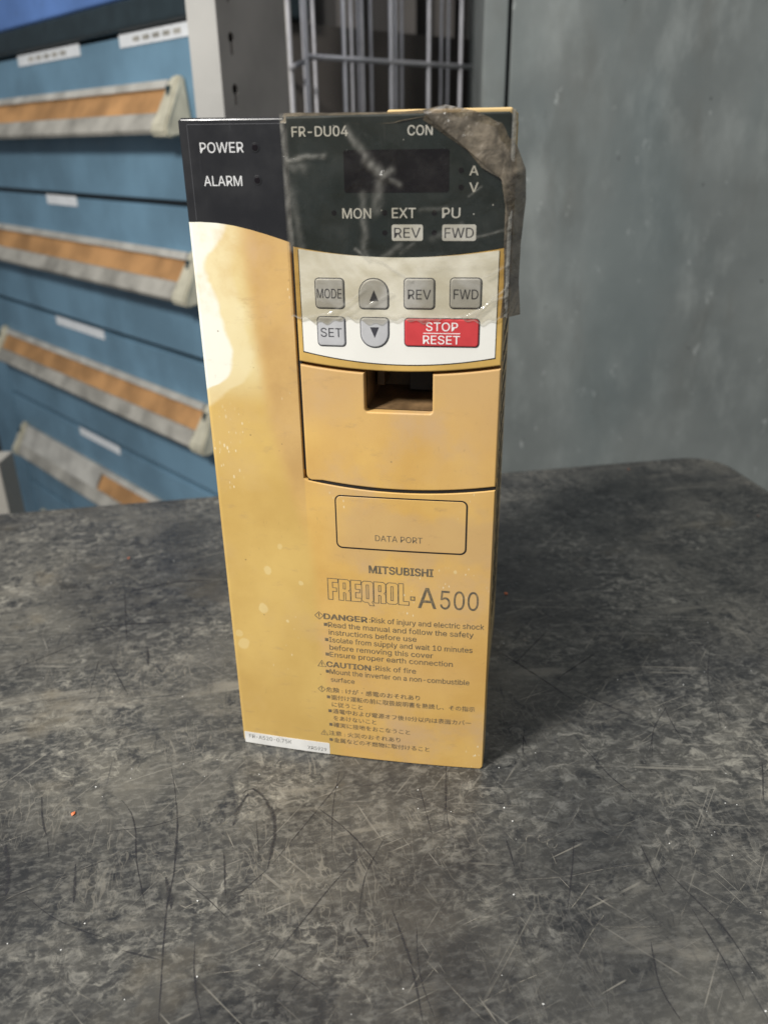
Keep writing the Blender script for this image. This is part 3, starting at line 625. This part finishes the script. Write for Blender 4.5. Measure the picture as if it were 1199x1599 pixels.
# scratches and scuffs, world coordinates in metres on the mat
ZM = -0.0006 + 0.0008
def strips(name, lines, mat):
    bm = bmesh.new(); fe = bm.verts.layers.float.new('feather')
    for k_, (pts, wd_) in enumerate(lines):
        p = [Vector(q) for q in pts]; q = []
        for i in range(len(p) - 1):
            n = max(2, int((p[i + 1] - p[i]).length / .004))
            for t in range(n):
                u = t / n; a = p[max(i - 1, 0)]; b_, c_ = p[i], p[i + 1]; d_ = p[min(i + 2, len(p) - 1)]
                q.append(.5 * ((2 * b_) + (c_ - a) * u + (2 * a - 5 * b_ + 4 * c_ - d_) * u * u + (3 * b_ - a - 3 * c_ + d_) * u ** 3))
        q.append(p[-1]); prev = None; n = len(q)
        for i, c_ in enumerate(q):
            tdir = (q[min(i + 1, n - 1)] - q[max(i - 1, 0)]).normalized(); nn = Vector((-tdir.y, tdir.x))
            t = i / (n - 1); ww = wd_ * (math.sin(math.pi * min(max(t, .03), .97)) ** .5) * random.uniform(.55, 1.2) * .5; j = random.uniform(-.12, .12) * wd_
            zz = 0.00004 + (k_ % 40) * 1.2e-6
            ww *= 1.5; v = [bm.verts.new((*(c_ + nn * (ww * q_ + j)), zz)) for q_ in (1, .25, -.25, -1)]
            for q_, al in zip(v, (0, 1, 1, 0)): q_[fe] = al
            if prev:
                for q_ in range(3): bm.faces.new((prev[q_], prev[q_ + 1], v[q_ + 1], v[q_]))
            prev = v
    o = bm_obj(name, bm, mat, bench); 
    Mi = (Matrix.Translation((bench.location.x, bench.location.y, 0)) @ Matrix.Rotation(TA, 4, 'Z')).inverted(); o.data.transform(Mi)
    for v in o.data.vertices: v.co.z -= .0006 - .00003
    tag(o, kind='stuff'); return o
CWP = [(-0.1208, -0.0923), (-0.1013, -0.0951), (-0.0442, -0.0112), (0.0623, -0.0402), (0.1516, -0.0323), (0.1559, -0.0334), (0.1762, 0.0583), (0.1544, 0.0523), (-0.1138, -0.0174), (-0.1092, -0.0231), (-0.2157, 0.2675), (-0.1929, 0.2667), (-0.1609, 0.1614), (-0.0764, 0.0967), (-0.0789, -0.004), (0.1302, -0.1203)]
COP = [(-0.1182, -0.0327), (-0.159, 0.1949), (0.2159, 0.3403), (0.2836, 0.2456), (0.0855, 0.1403)]
DK = [([(-0.08375, -0.0063), (-0.0785, -0.02192), (-0.07367, -0.03977), (-0.06988, -0.06208), (-0.06895, -0.07637), (-0.06623, -0.09451), (-0.06134, -0.12072)],0.0009), ([(-0.10049, -0.02515), (-0.09442, -0.03245), (-0.08975, -0.0428), (-0.08558, -0.05724), (-0.07623, -0.07896)],0.0007), ([(-0.05003, -0.02253), (-0.04581, -0.01962), (-0.03946, -0.02643), (-0.03471, -0.03716), (-0.03354, -0.04722), (-0.03424, -0.06216)],0.0018), ([(-0.0473, -0.02259), (-0.05025, -0.0316), (-0.05097, -0.04023)],0.0022), ([(-0.03424, -0.06216), (-0.0431, -0.0727), (-0.05289, -0.08336)],0.0005), ([(-0.05565, -0.09223), (-0.05411, -0.10187), (-0.05162, -0.11093), (-0.04776, -0.12093)],0.0009), ([(-0.13528, -0.02257), (-0.13, -0.0352), (-0.12551, -0.04374)],0.0011), ([(-0.12412, -0.04541), (-0.12031, -0.05503)],0.0008), ([(-0.12233, -0.07263), (-0.10961, -0.08155), (-0.09605, -0.08776), (-0.0836, -0.09175)],0.0005), ([(-0.00628, -0.012), (-0.01628, -0.03053), (-0.0276, -0.05056), (-0.03281, -0.05978)],0.0005), ([(0.00274, -0.05432), (-0.00673, -0.06623), (-0.01748, -0.08268), (-0.02804, -0.09996)],0.0006), ([(-0.00917, -0.00996), (-0.01094, -0.03064), (-0.01042, -0.0509)],0.0005), ([(-0.03508, 0.00083), (-0.03785, -0.0053)],0.0006), ([(-0.01616, -0.03231), (-0.00382, -0.04453), (0.00773, -0.06057)],0.0007), ([(-0.10873, -0.05832), (-0.10354, -0.07574)],0.0012), ([(-0.14005, -0.04833), (-0.13334, -0.06087), (-0.12996, -0.07249)],0.0022), ([(0.05841, -0.04905), (0.05956, -0.06306)],0.0008), ([(0.08501, -0.05023), (0.08105, -0.06496), (0.07581, -0.08171)],0.0007), ([(0.08405, -0.05117), (0.09104, -0.05035)],0.001), ([(0.03901, 0.00551), (0.03591, -0.03162), (0.0364, -0.04534)],0.0008), ([(0.03875, -0.00902), (0.03435, -0.04197)],0.0005), ([(0.01281, -0.08057), (0.01856, -0.10076), (0.02182, -0.12203)],0.0009), ([(0.02135, -0.08599), (0.02159, -0.10544), (0.02587, -0.12169)],0.0006), ([(0.02552, -0.0204), (0.0294, -0.04684)],0.0007), ([(0.11494, -0.06263), (0.12203, -0.07714), (0.12854, -0.09046), (0.13213, -0.10842)],0.0007), ([(0.12014, -0.08252), (0.12386, -0.10255), (0.12498, -0.1181)],0.0006), ([(0.11037, -0.05329), (0.11203, -0.07557)],0.0006), ([(0.10166, -0.09497), (0.09962, -0.11122), (0.10282, -0.12331)],0.0006), ([(0.10002, 0.00627), (0.10873, -0.01647), (0.11567, -0.02606)],0.0007), ([(0.07475, 0.01124), (0.07544, 0.00468)],0.0007), ([(0.07607, 0.0157), (0.0728, -0.00078)],0.0008), ([(0.13424, 0.00985), (0.12982, -0.00082)],0.0007), ([(0.19032, 0.08739), (0.17582, 0.05285), (0.17229, 0.03229), (0.16729, 0.01354)],0.0005), ([(0.17738, -0.00808), (0.16813, -0.03082)],0.0007), ([(0.13058, -0.00209), (0.13619, 0.01428), (0.14738, 0.03045)],0.0006), ([(-0.14675, 0.14976), (-0.1216, 0.16094), (-0.09799, 0.16429)],0.002), ([(-0.16033, 0.10694), (-0.13645, 0.11298), (-0.10716, 0.11419)],0.0016), ([(-0.14875, 0.14982), (-0.13252, 0.09639)],0.0008), ([(-0.19082, 0.06681), (-0.17531, 0.07911), (-0.15961, 0.09397)],0.0008), ([(-0.11936, 0.08973), (-0.114, 0.07162)],0.002), ([(-0.13751, 0.0476), (-0.14223, 0.07822)],0.0006), ([(-0.13702, 0.07808), (-0.11801, 0.04711)],0.0005), ([(-0.04206, -0.03701), (-0.03814, -0.05663)],0.0005), ([(-0.05237, -0.05324), (-0.04832, -0.074)],0.0008), ([(-0.00015, -0.08818), (0.00444, -0.09573)],0.0022), ([(-0.07212, -0.06499), (-0.06691, -0.07912)],0.002), ([(-0.0691, -0.03297), (-0.08334, -0.03958), (-0.10324, -0.04253)],0.00035), ([(-0.13069, -0.07525), (-0.11919, -0.06845), (-0.09013, -0.0525)],0.0004), ([(0.0995, 0.05483), (0.12456, 0.07696)],0.001), ([(0.10547, 0.10268), (0.07831, 0.06652)],0.0007), ([(0.10694, 0.04403), (0.12992, 0.02367)],0.0009), ([(0.0688, 0.08455), (0.08739, 0.06065), (0.10493, 0.03495)],0.001), ([(0.14665, 0.04303), (0.14657, 0.01403), (0.14858, 0.00514)],0.0005), ([(0.01027, -0.04809), (0.00291, -0.06641), (0.00092, -0.08563)],0.0005), ([(-0.02345, -0.10238), (-0.01109, -0.1105)],0.0006), ([(-0.0803, -0.09548), (-0.06616, -0.09932)],0.0009), ([(-0.04464, -0.08481), (-0.053, -0.07667), (-0.06591, -0.06569)],0.0005)]
LT = [([(0.07519, -0.08356), (0.08126, -0.07694), (0.0865, -0.07059)], 0.00045), ([(0.08855, -0.08406), (0.07948, -0.09459), (0.0739, -0.10287)], 0.0005), ([(0.0853, -0.08893), (0.09522, -0.08961), (0.10653, -0.08931)], 0.0003), ([(0.05557, -0.06886), (0.07731, -0.06782), (0.09758, -0.06379), (0.11252, -0.06258)], 0.0003), ([(-0.05404, -0.10532), (-0.04149, -0.10393), (-0.02879, -0.10276)], 0.00035), ([(-0.13045, -0.0758), (-0.12528, -0.07117), (-0.11109, -0.06425), (-0.08848, -0.04935)], 0.00035), ([(-0.06527, -0.05141), (-0.05592, -0.04013), (-0.04487, -0.02632)], 0.0003), ([(-0.06242, -0.05304), (-0.04888, -0.04362), (-0.04302, -0.02997)], 0.0003), ([(-0.0646, -0.077), (-0.06191, -0.07868), (-0.05785, -0.07575)], 0.0006), ([(-0.0646, -0.077), (-0.06463, -0.07369)], 0.0005), ([(-0.05269, -0.06536), (-0.03897, -0.05967), (-0.02945, -0.0568)], 0.0003), ([(-0.01638, -0.09658), (-0.00539, -0.09725), (0.00993, -0.09728)], 0.00035), ([(-0.01796, -0.04425), (-0.01582, -0.03754), (-0.01208, -0.03415)], 0.0003), ([(0.02396, -0.10085), (0.03826, -0.1188), (0.04189, -0.12235)], 0.0005), ([(0.03837, -0.11775), (0.05172, -0.11043), (0.06532, -0.10503)], 0.0004), ([(0.03588, -0.10058), (0.04441, -0.10167)], 0.0005), ([(-0.02847, -0.06582), (-0.02419, -0.05995), (-0.02498, -0.05688)], 0.001), ([(-0.02548, -0.07162), (-0.02405, -0.06146)], 0.0016), ([(0.04965, -0.07773), (0.05212, -0.07668), (0.05324, -0.07532)], 0.0006), ([(0.12235, -0.00274), (0.12561, -0.01095), (0.14245, -0.02664)], 0.0004), ([(0.11381, -0.00254), (0.12768, 0.00563), (0.15273, 0.02789)], 0.00035), ([(0.14005, 0.06488), (0.14036, 0.03807), (0.13909, 0.01878)], 0.00035), ([(0.06235, -0.00138), (0.07888, 0.01115), (0.10257, 0.02433)], 0.00025), ([(0.01586, -0.02394), (0.02652, -0.02783), (0.03669, -0.03516)], 0.0006), ([(0.01272, -0.05451), (0.02003, -0.05929)], 0.0006), ([(0.13027, -0.05368), (0.13087, -0.05621), (0.12859, -0.05987)], 0.0005), ([(0.1168, -0.04027), (0.12546, -0.04549), (0.13098, -0.05306)], 0.00035), ([(-0.17881, 0.06204), (-0.16259, 0.04565), (-0.14407, 0.02091)], 0.0005), ([(-0.16458, 0.0509), (-0.13637, 0.01618)], 0.0005), ([(-0.15929, 0.07282), (-0.13509, 0.05015)], 0.0004), ([(0.01789, -0.04824), (0.02144, -0.05468)], 0.0005), ([(-0.02639, -0.08514), (-0.03481, -0.0901), (-0.04464, -0.08481)], 0.00025), ([(-0.07668, -0.08424), (-0.05891, -0.08194), (-0.03679, -0.07559)], 0.00025), ([(0.04405, -0.0757), (0.05809, -0.06804)], 0.0002), ([(0.07485, -0.05573), (0.07562, -0.06187)], 0.0005), ([(-0.14633, -0.03829), (-0.12644, -0.02822), (-0.09575, -0.03242)], 0.00025), ([(-0.13525, -0.02623), (-0.10731, -0.02934)], 0.0003), ([(0.09551, 0.01982), (0.12556, 0.05416), (0.14504, 0.06475)], 0.00025), ([(0.13245, -0.00708), (0.18348, 6e-05)], 0.0002), ([(0.12728, -0.08788), (0.15841, -0.05737)], 0.00025), ([(0.1222, -0.06277), (0.13576, -0.0718)], 0.0003), ([(0.05167, -0.05021), (0.05096, -0.05164), (0.04953, -0.05237), (0.04804, -0.05207), (0.04719, -0.05087), (0.04737, -0.04933), (0.04852, -0.04817), (0.05009, -0.04795), (0.05134, -0.04878)], 0.00045), ([(0.06966, -0.04992), (0.06899, -0.05136), (0.06782, -0.0521), (0.06668, -0.0518), (0.06611, -0.05061), (0.06637, -0.04906), (0.06736, -0.0479), (0.0686, -0.04767), (0.06951, -0.04849)], 0.00045), ([(0.07507, -0.04938), (0.07436, -0.05062), (0.07304, -0.05125), (0.07173, -0.05099), (0.07103, -0.04995), (0.07128, -0.04863), (0.07237, -0.04763), (0.07378, -0.04744), (0.07485, -0.04815)], 0.00045), ([(0.07808, -0.05201), (0.07733, -0.05343), (0.076, -0.05416), (0.0747, -0.05386), (0.07405, -0.05268), (0.07435, -0.05115), (0.07547, -0.05001), (0.07689, -0.04978), (0.07792, -0.0506)], 0.00045), ([(0.17601, 0.00365), (0.17468, 0.00175), (0.1729, 0.00077), (0.1715, 0.00117), (0.17113, 0.00275), (0.17197, 0.0048), (0.17364, 0.00634), (0.17534, 0.00664), (0.17628, 0.00555)], 0.00045), ([(0.05318, -0.0251), (0.05278, -0.02628), (0.05207, -0.02689), (0.05137, -0.02665), (0.05101, -0.02567), (0.05116, -0.02441), (0.05175, -0.02346), (0.05251, -0.02327), (0.05307, -0.02393)], 0.00045)]

rr_ = random.Random(11)
def rand_lines(n, wmin, wmax, lmin, lmax, bias):
    out = []
    for _ in range(n):
        x = rr_.uniform(-.30, .42); y = rr_.uniform(-.15, .34); a = rr_.choice(bias) + rr_.gauss(0, .25); L = rr_.uniform(lmin, lmax) * rr_.random() ** .6; k = rr_.gauss(0, .05)
        dx, dy = math.cos(a), math.sin(a); p = [(x, y), (x + dx * L * .5 - dy * k * L * .4, y + dy * L * .5 + dx * k * L * .4), (x + dx * L, y + dy * L)]
        if any(py > .30 + .17 * px for px, py in p) or any(px > .29 for px, py in p): continue
        if any(abs(px) < .062 and 0 < py < .15 for px, py in p): continue
        out.append((p, rr_.uniform(wmin, wmax)))
    return out
strips('dark_scratches', DK + rand_lines(45, .00012, .0003, .006, .03, [.9, 1.2, 1.6, .5, 2.2]), M['scratch_dark'])
strips('pale_scratches', LT + rand_lines(900, .00008, .00022, .006, .05, [.15, .8, 2.4, .5, 2.8, 1.3, 1.1]), M['scratch_light'])
# crumbs lying on the mat
def crumbs(name, label, pts, r, mat, cat):
    bm = bmesh.new()
    for x, y in pts:
        s = r * rr_.uniform(.5, 1.3); g_ = bmesh.ops.create_icosphere(bm, subdivisions=1, radius=s)['verts']
        for v in g_: v.co = Vector((x + v.co.x * rr_.uniform(.6, 1.3), y + v.co.y * rr_.uniform(.6, 1.3), .0001 + s * .35 + v.co.z * .5))
    tag(bm_obj(name, bm, mat), label, cat, kind='stuff')
M['crumbw'] = simple('white_dust', (.6, .6, .58), .6); M['crumbo'] = simple('orange_plastic_bits', (.65, .17, .06), .5)
cw = [(rr_.uniform(-.28, .28), rr_.uniform(-.14, .28)) for _ in range(90)]; cw = [p for p in cw if not (abs(p[0]) < .07 and 0 < p[1] < .15)]
crumbs('white_dust_crumbs', 'tiny white crumbs and dust specks scattered over the black mat', cw + CWP, .00033, M['crumbw'], 'crumbs')
crumbs('orange_chips', 'small orange chips scattered on the black mat', COP, .0009, M['crumbo'], 'chips')


# ------------------------------------------------------------------ drawer cabinet
d_ = Vector((-.680, .733, 0)).normalized(); n_ = Vector((-.733, -.680, 0)).normalized()
cab = tag(empty('drawer_cabinet', (-0.15998, 0.54317, 0), 0), 'blue steel tool cabinet with wide drawers and long aluminium pull rails behind the bench', 'cabinet')
cab.matrix_world = Matrix(((-d_.x * 1.35, -n_.x * 1.35, 0, 0.012168 - 1.35 * (0.012168 + .15998)), (-d_.y * 1.35, -n_.y * 1.35, 0, -0.286831 + 1.35 * (0.54317 + .286831)), (0, 0, 1.35, 0.252145 * (1 - 1.35)), (0, 0, 0, 1)))   # local: x = -s, y = -o (into the cabinet)
def cbox(name, s0, s1, o0, o1, z0, z1, mat, parent=cab, bev=0.0):
    b = bmesh.new(); bxm(b, -s1, -s0, -o1, -o0, z0, z1, bev); return bm_obj(name, b, mat, parent)
def blue_paint(name, c):
    k = N(name); v = k.coord(); cc = k.mix(k.mr(k.noise(v, 7, 4), .35, .65), tuple(x * .78 for x in c), tuple(x * 1.12 for x in c))
    cc = k.mix(k.mr(k.noise(v, 60, 7, .7), .60, .8, 0, .5), cc, (.06, .08, .09))
    return k.done(cc, k.mr(k.noise(v, 20, 4), .3, .7, .32, .5), 0, .5)
M['blue'] = blue_paint('blue_cabinet_paint', (.165, .290, .395)); M['bluetray'] = blue_paint('bright_blue_paint', (.13, .25, .58))
M['postlight'] = simple('light_grey_paint', (.42, .41, .385), .5, var=.08, scale=15); M['postdark'] = simple('brown_grey_paint', (.095, .084, .076), .5, var=.12, scale=14)
M['steelgrey'] = simple('zinc_wire', (.50, .49, .51), .4, .35, var=.12, scale=40); M['beigepost'] = simple('beige_grey_paint', (.36, .34, .30), .5, var=.1, scale=12)
M['slotpanel'] = simple('slotted_panel_paint', (.38, .345, .315), .5, var=.12, scale=14); M['backdark'] = simple('dark_shelf_back', (.045, .041, .038), .7, var=.3, scale=4); M['floor'] = simple('concrete_floor', (.22, .21, .20), .7, var=.2, scale=6)
M['gap'] = simple('cabinet_gap', (.02, .045, .055), .6); M['alu'] = simple('dull_aluminium', (.55, .53, .48), .45, .2, var=.2, scale=30)
M['alu2'] = simple('darker_aluminium', (.40, .38, .335), .5, .15, var=.3, scale=25)  # darker tone for rail backs, lips, label print and cage tube
M['card'] = simple('orange_brown_strip', (.44, .235, .095), .7, var=.28, scale=18); M['cap'] = simple('beige_end_cap', (.52, .49, .38), .5, var=.15, scale=50)
M['paper'] = simple('white_paper', (.80, .82, .84), .6, var=.05); M['rubberlip'] = simple('dark_edge_strip', (.022, .035, .042), .4)
cbox('carcass', -.05, .76, -.60, -.012, -.59, .350, M['postdark'])
cbox('frame_post', .645, .76, -.0115, 0, -.59, .350, M['blue']); cbox('frame_post', -.05, -.041, -.0115, 0, -.59, .350, M['blue'])
cbox('plinth', -.04, .644, -.0115, -.002, -.59, -.583, M['gap'])
cbox('worktop_edge', -.06, .77, -.10, .006, .3505, .3755, M['rubberlip'], bev=.004); cbox('top_tray', -.05, .76, -.10, .004, .376, .47, M['bluetray'], bev=.003)
zl = [.3495, .1975, .0415, -.1145, -.2705, -.4265, -.5805]
def prof_extrude(name, prof, s0, s1, mat, parent):
    n = len(prof); vs = [(-s0, -o, z) for o, z in prof] + [(-s1, -o, z) for o, z in prof]
    fs = [(i, (i + 1) % n, n + (i + 1) % n, n + i) for i in range(n)] + [tuple(range(n))[::-1], tuple(range(n, 2 * n))]
    o = from_py(name, vs, fs, mat, parent); b = bmesh.new(); b.from_mesh(o.data); bmesh.ops.recalc_face_normals(b, faces=b.faces[:]); b.to_mesh(o.data); b.free(); return o
labs = {0: [(.205, .372, .010), (-.03, .115, .010)], 1: [(.272, .358, .010)], 2: [(.255, .398, .010)], 3: [(.262, .385, .010)]}
def drawer(i, z1, z0):
    t = zl[i]; fr = cbox('drawer', -.037, .641, -.0115, 0, z0 + .0028, z1 - .0028, M['blue'], bev=.0015)
    zt = t - .046; s0, s1 = .022, .585
    prof_extrude('pull_rail_top', [(0.0005, zt), (.006, zt + .002), (.0095, zt - .005), (.0005, zt - .008)], s0, s1, M['alu'], fr)
    cs1 = s1 if i != 3 else .315
    prof_extrude('card_strip', [(.0065, zt - .0065), (.0185, zt - .0255), (.0165, zt - .028), (.0045, zt - .0045)], s0, cs1, M['card'], fr)
    prof_extrude('pull_rail_back', [(.0040, zt - .0065), (.0160, zt - .0285), (.0005, zt - .0290), (.0005, zt - .0065)], s0, s1, M['alu2'], fr)
    if i == 3: prof_extrude('pull_rail_cover', [(.0080, zt - .0035), (.0215, zt - .027), (.0190, zt - .028), (.0060, zt - .0045)], cs1 + .003, s1, M['alu'], fr)
    prof_extrude('pull_rail_lip', [(.0160, zt - .0288), (.0192, zt - .0255), (.0225, zt - .0262), (.030, zt - .040), (.0280, zt - .0435), (.0255, zt - .0420), (.0180, zt - .0300)], s0, s1, M['alu2'], fr)
    for a, b_ in ((-.006, .0215), (s1 + .0005, s1 + .022)):
        prof = [(.0005, zt + .004), (.007, zt + .0045), (.0125, zt - .004), (.0225, zt - .024), (.0305, zt - .037), (.0305, zt - .044), (.0260, zt - .047), (.0005, zt - .043)]
        o = prof_extrude('end_cap', prof, a, b_, M['cap'], fr)
        for v in o.data.vertices:            # narrower at the top, flared foot
            m_ = -(a + b_) / 2; k_ = .46 + .54 * min(1, max(0, (zt - v.co.z) / .034)); v.co.x = m_ + (v.co.x - m_) * k_
        bb = bmesh.new(); bb.from_mesh(o.data); bmesh.ops.bevel(bb, geom=bb.edges[:], offset=.0018, segments=2, affect='EDGES'); bb.to_mesh(o.data); bb.free()
        cbox('cap_slot', (a + b_) / 2 - .002, (a + b_) / 2 + .002, .0, .0165, zt - .020, zt - .004, M['gap'], fr)
    for a, b_, h in labs.get(i, []):
        cbox('paper_label', a, b_, .0003, .0010, t - .012, t - .001 - (0 if i else 0), M['paper'], fr)
        if i in (0,):
            for q in range(5):
                x = a + (b_ - a) * (.2 + .13 * q); cbox('label_print', x, x + (b_ - a) * .09, .0010, .0013, t - .0085, t - .0045, M['alu2'], fr)
for i in range(6): drawer(i, zl[i], zl[i + 1])

# ------------------------------------------------------------------ steel upright with keyholes, cage, far post, locker
up = tag(empty('shelf_upright', (-.121, .50, -.88)), 'grey steel shelving upright with keyhole slots, right of the blue cabinet', 'shelf upright')
b = bmesh.new(); bxm(b, -.0245, 0, 0, .0025, 0, 1.7); bm_obj('front_flange', b, M['postlight'], up)
def keyhole_panel(p0, p1, H, holes):
    L = (p1 - p0).length; ang = math.atan2((p1 - p0).y, (p1 - p0).x)
    bm = bmesh.new(); loops = [[(0, 0), (L, 0), (L, H), (0, H)]]
    for (x, z) in holes:
        r = .0047; lp = [(x + r * math.cos(a), z + r * math.sin(a)) for a in np.linspace(math.radians(-60), math.radians(240), 14)]
        lp += [(x - .0021, z - .0125), (x, z - .0145), (x + .0021, z - .0125)]; loops.append(lp)
    es = []
    for lp in loops:
        v = [bm.verts.new((a, 0, c)) for a, c in lp]
        for i in range(len(v)): es.append(bm.edges.new((v[i], v[(i + 1) % len(v)])))
    bmesh.ops.triangle_fill(bm, edges=es, use_beauty=True)
    r = bmesh.ops.extrude_face_region(bm, geom=bm.faces[:]); bmesh.ops.translate(bm, verts=[g_ for g_ in r['geom'] if isinstance(g_, bmesh.types.BMVert)], vec=(0, .002, 0))
    bmesh.ops.recalc_face_normals(bm, faces=bm.faces[:])
    o = bm_obj('slotted_side', bm, M['slotpanel'], up); o.rotation_euler = (0, 0, ang); return o
p0 = Vector((0, 0.0002, 0)); p1 = Vector((.046, .12, 0))
kz = .88
lb = bmesh.new(); bxm(lb, .004, p1.length - .004, .014, .016, 0, 1.69); lo_ = bm_obj('keyhole_shade_sheet', lb, M['dark'], up); lo_.rotation_euler = (0, 0, math.atan2(p1.y, p1.x))  # dark sheet added behind the keyholes so they read as deep shade
keyhole_panel(p0, p1, 1.7, [(.022, kz + .334 + .0395 * i) for i in range(-12, 6)])
b = bmesh.new(); bxm(b, -.0245, .030, .125, .127, 0, 1.7); bm_obj('rear_flange', b, M['backdark'], up)

cage = tag(empty('wire_cage', (-.063, .70, -.88)), 'wire mesh cage with zinc rods, seen between the shelving upright and the blue grey locker', 'wire cage')
def rod(name, a, b_, r, mat, parent, n=8):
    a = Vector(a); b_ = Vector(b_); bm = bmesh.new(); bmesh.ops.create_cone(bm, cap_ends=True, segments=n, radius1=r, radius2=r, depth=(b_ - a).length)
    q = (b_ - a).to_track_quat('Z', 'Y'); bmesh.ops.transform(bm, matrix=Matrix.Translation((a + b_) / 2) @ q.to_matrix().to_4x4(), verts=bm.verts[:])
    return bm_obj(name, bm, mat, parent, smooth=True)
fd = Vector((.208, .187, 0)); ld = Vector((-.029, .10, 0)).normalized()
H = 1.6
first = None
def vrod(p, r=.0024):
    global first
    if first is None:
        first = rod('rod', (0, 0, 0), (0, 0, H), .0024, M['steelgrey'], cage, 10); first.location = p; return first
    o = first.copy(); col.objects.link(o); o.parent = cage; o.location = p; o.scale = (r / .0024, r / .0024, 1); return o
vrod(Vector((0, 0, 0)), .0040)
for t in (.19, .44, .66, .86, 1.05): vrod(fd * t, .0025)
for q in (.09, .2, .3, .4, .5): vrod(ld * q, .0030)
for t in (.04, .09, .14, .31, .35, .40, .53, .58, .68, .74, .90, .96): vrod(fd * t + Vector((-.035, .10, 0)) + Vector((.02 * math.sin(t * 23), 0, 0)), .0021)
for z in (.88 + .334, .88 + .134, .88 - .066, .88 + .534):
    rod('cross_rod', (0, 0, z), tuple(fd * 1.1 + Vector((0, 0, z))), .0030, M['steelgrey'], cage)
    rod('cross_rod', (0, 0, z - .004), tuple(ld * .55 + Vector((0, 0, z - .004))), .0030, M['steelgrey'], cage)
for x, y in ((-.028, .09),): rod('frame_tube', (x, y, 0), (x, y, H), .006, M['alu2'], cage, 14)
shelf = empty('back_shelving', (0, 1.3, -.88)); tag(shelf, 'dark shelving back in shade behind the wire cage', 'shelving')
b = bmesh.new(); bxm(b, -.35, .75, .2, .22, 0, 2.2); bm_obj('back_panel', b, M['backdark'], shelf)
for x in (-.14, -.06, .05, .12, .2, .33): b = bmesh.new(); bxm(b, x, x + .035, .14, .17, 0, 2.2); bm_obj('slat', b, M['postdark'], shelf)
fp = empty('grey_post', (-.452, .61, -.88)); tag(fp, 'beige grey square post beside the blue cabinet at the far left', 'post')
b = bmesh.new(); bxm(b, -.021, .021, -.02, .02, 0, .80, .002); bm_obj('post_shaft', b, M['beigepost'], fp)
b = bmesh.new(); bxm(b, -.035, .035, -.034, .034, 0, .006); bm_obj('base_plate', b, M['beigepost'], fp)

def locker_paint():
    k = N('worn_blue_grey_sheen_paint'); v = k.coord(); vs = k.coord(scale=(1, 1, .45))
    cc = k.mix(k.mr(k.noise(v, 3.5, 5, .6), .35, .65), (.128, .142, .138), (.195, .212, .204))
    cc = k.mix(k.mr(k.noise(vs, 26, 6, .62), .45, .72, 0, .75), cc, (.245, .265, .255))
    cc = k.mix(k.mr(k.noise(k.coord(scale=(1, 1, .3), loc=(5, 3, 1)), 16, 5, .6), .5, .75, 0, .6), cc, (.105, .106, .094))
    sp = k.mr(k.noise(k.coord(scale=(1, 1, .6), loc=(1, 7, 3)), 60, 4, .6), .63, .72, 0, .7); cc = k.mix(sp, cc, (.36, .38, .37)); cc = k.mix(k.mr(k.noise(k.coord(scale=(1, 1, .5), loc=(9, 2, 4)), 5, 4, .6), .46, .66, 0, .45), cc, (.125, .155, .158))  # pale spots, then the locker's bluish sheen painted in as noise colour
    dk = k.mr(k.noise(k.coord(loc=(2, 1, 8)), 75, 3, .6), .70, .76, 0, .7); cc = k.mix(dk, cc, (.03, .03, .03))
    return k.done(cc, k.mr(k.noise(vs, 12, 5), .3, .7, .35, .6), 0, .5)
M['locker'] = locker_paint()
lk = tag(empty('steel_locker', (.1135, .60, -.88), math.radians(-4)), 'scuffed blue grey steel locker filling the right background behind the bench', 'locker')
for nm, a in (('door_post', (0, .0225, 0, .02, 0, 2.0)), ('door', (.0262, .95, .0012, .02, .02, 1.98)), ('side_panel', (0, .0015, .0205, .55, 0, 2.0)), ('back_panel', (.002, .95, .548, .55, 0, 2.0)), ('inner_panel', (.002, .94, .024, .026, 0, 2.0))):
    b = bmesh.new(); bxm(b, *a, .0012 if nm in ('door_post', 'door') else 0); bm_obj(nm, b, M['locker'] if nm != 'inner_panel' else M['gap'], lk)

fl = from_py('floor', [(-3, -2.5, -.88), (3, -2.5, -.88), (3, 2.2, -.88), (-3, 2.2, -.88)], [(0, 1, 2, 3)], M['floor']); tag(fl, kind='structure')
b = bmesh.new(); bxm(b, -3, 3, 2.2, 2.3, -.88, 2.6); wl = bm_obj('wall', b, M['backdark']); tag(wl, kind='structure')
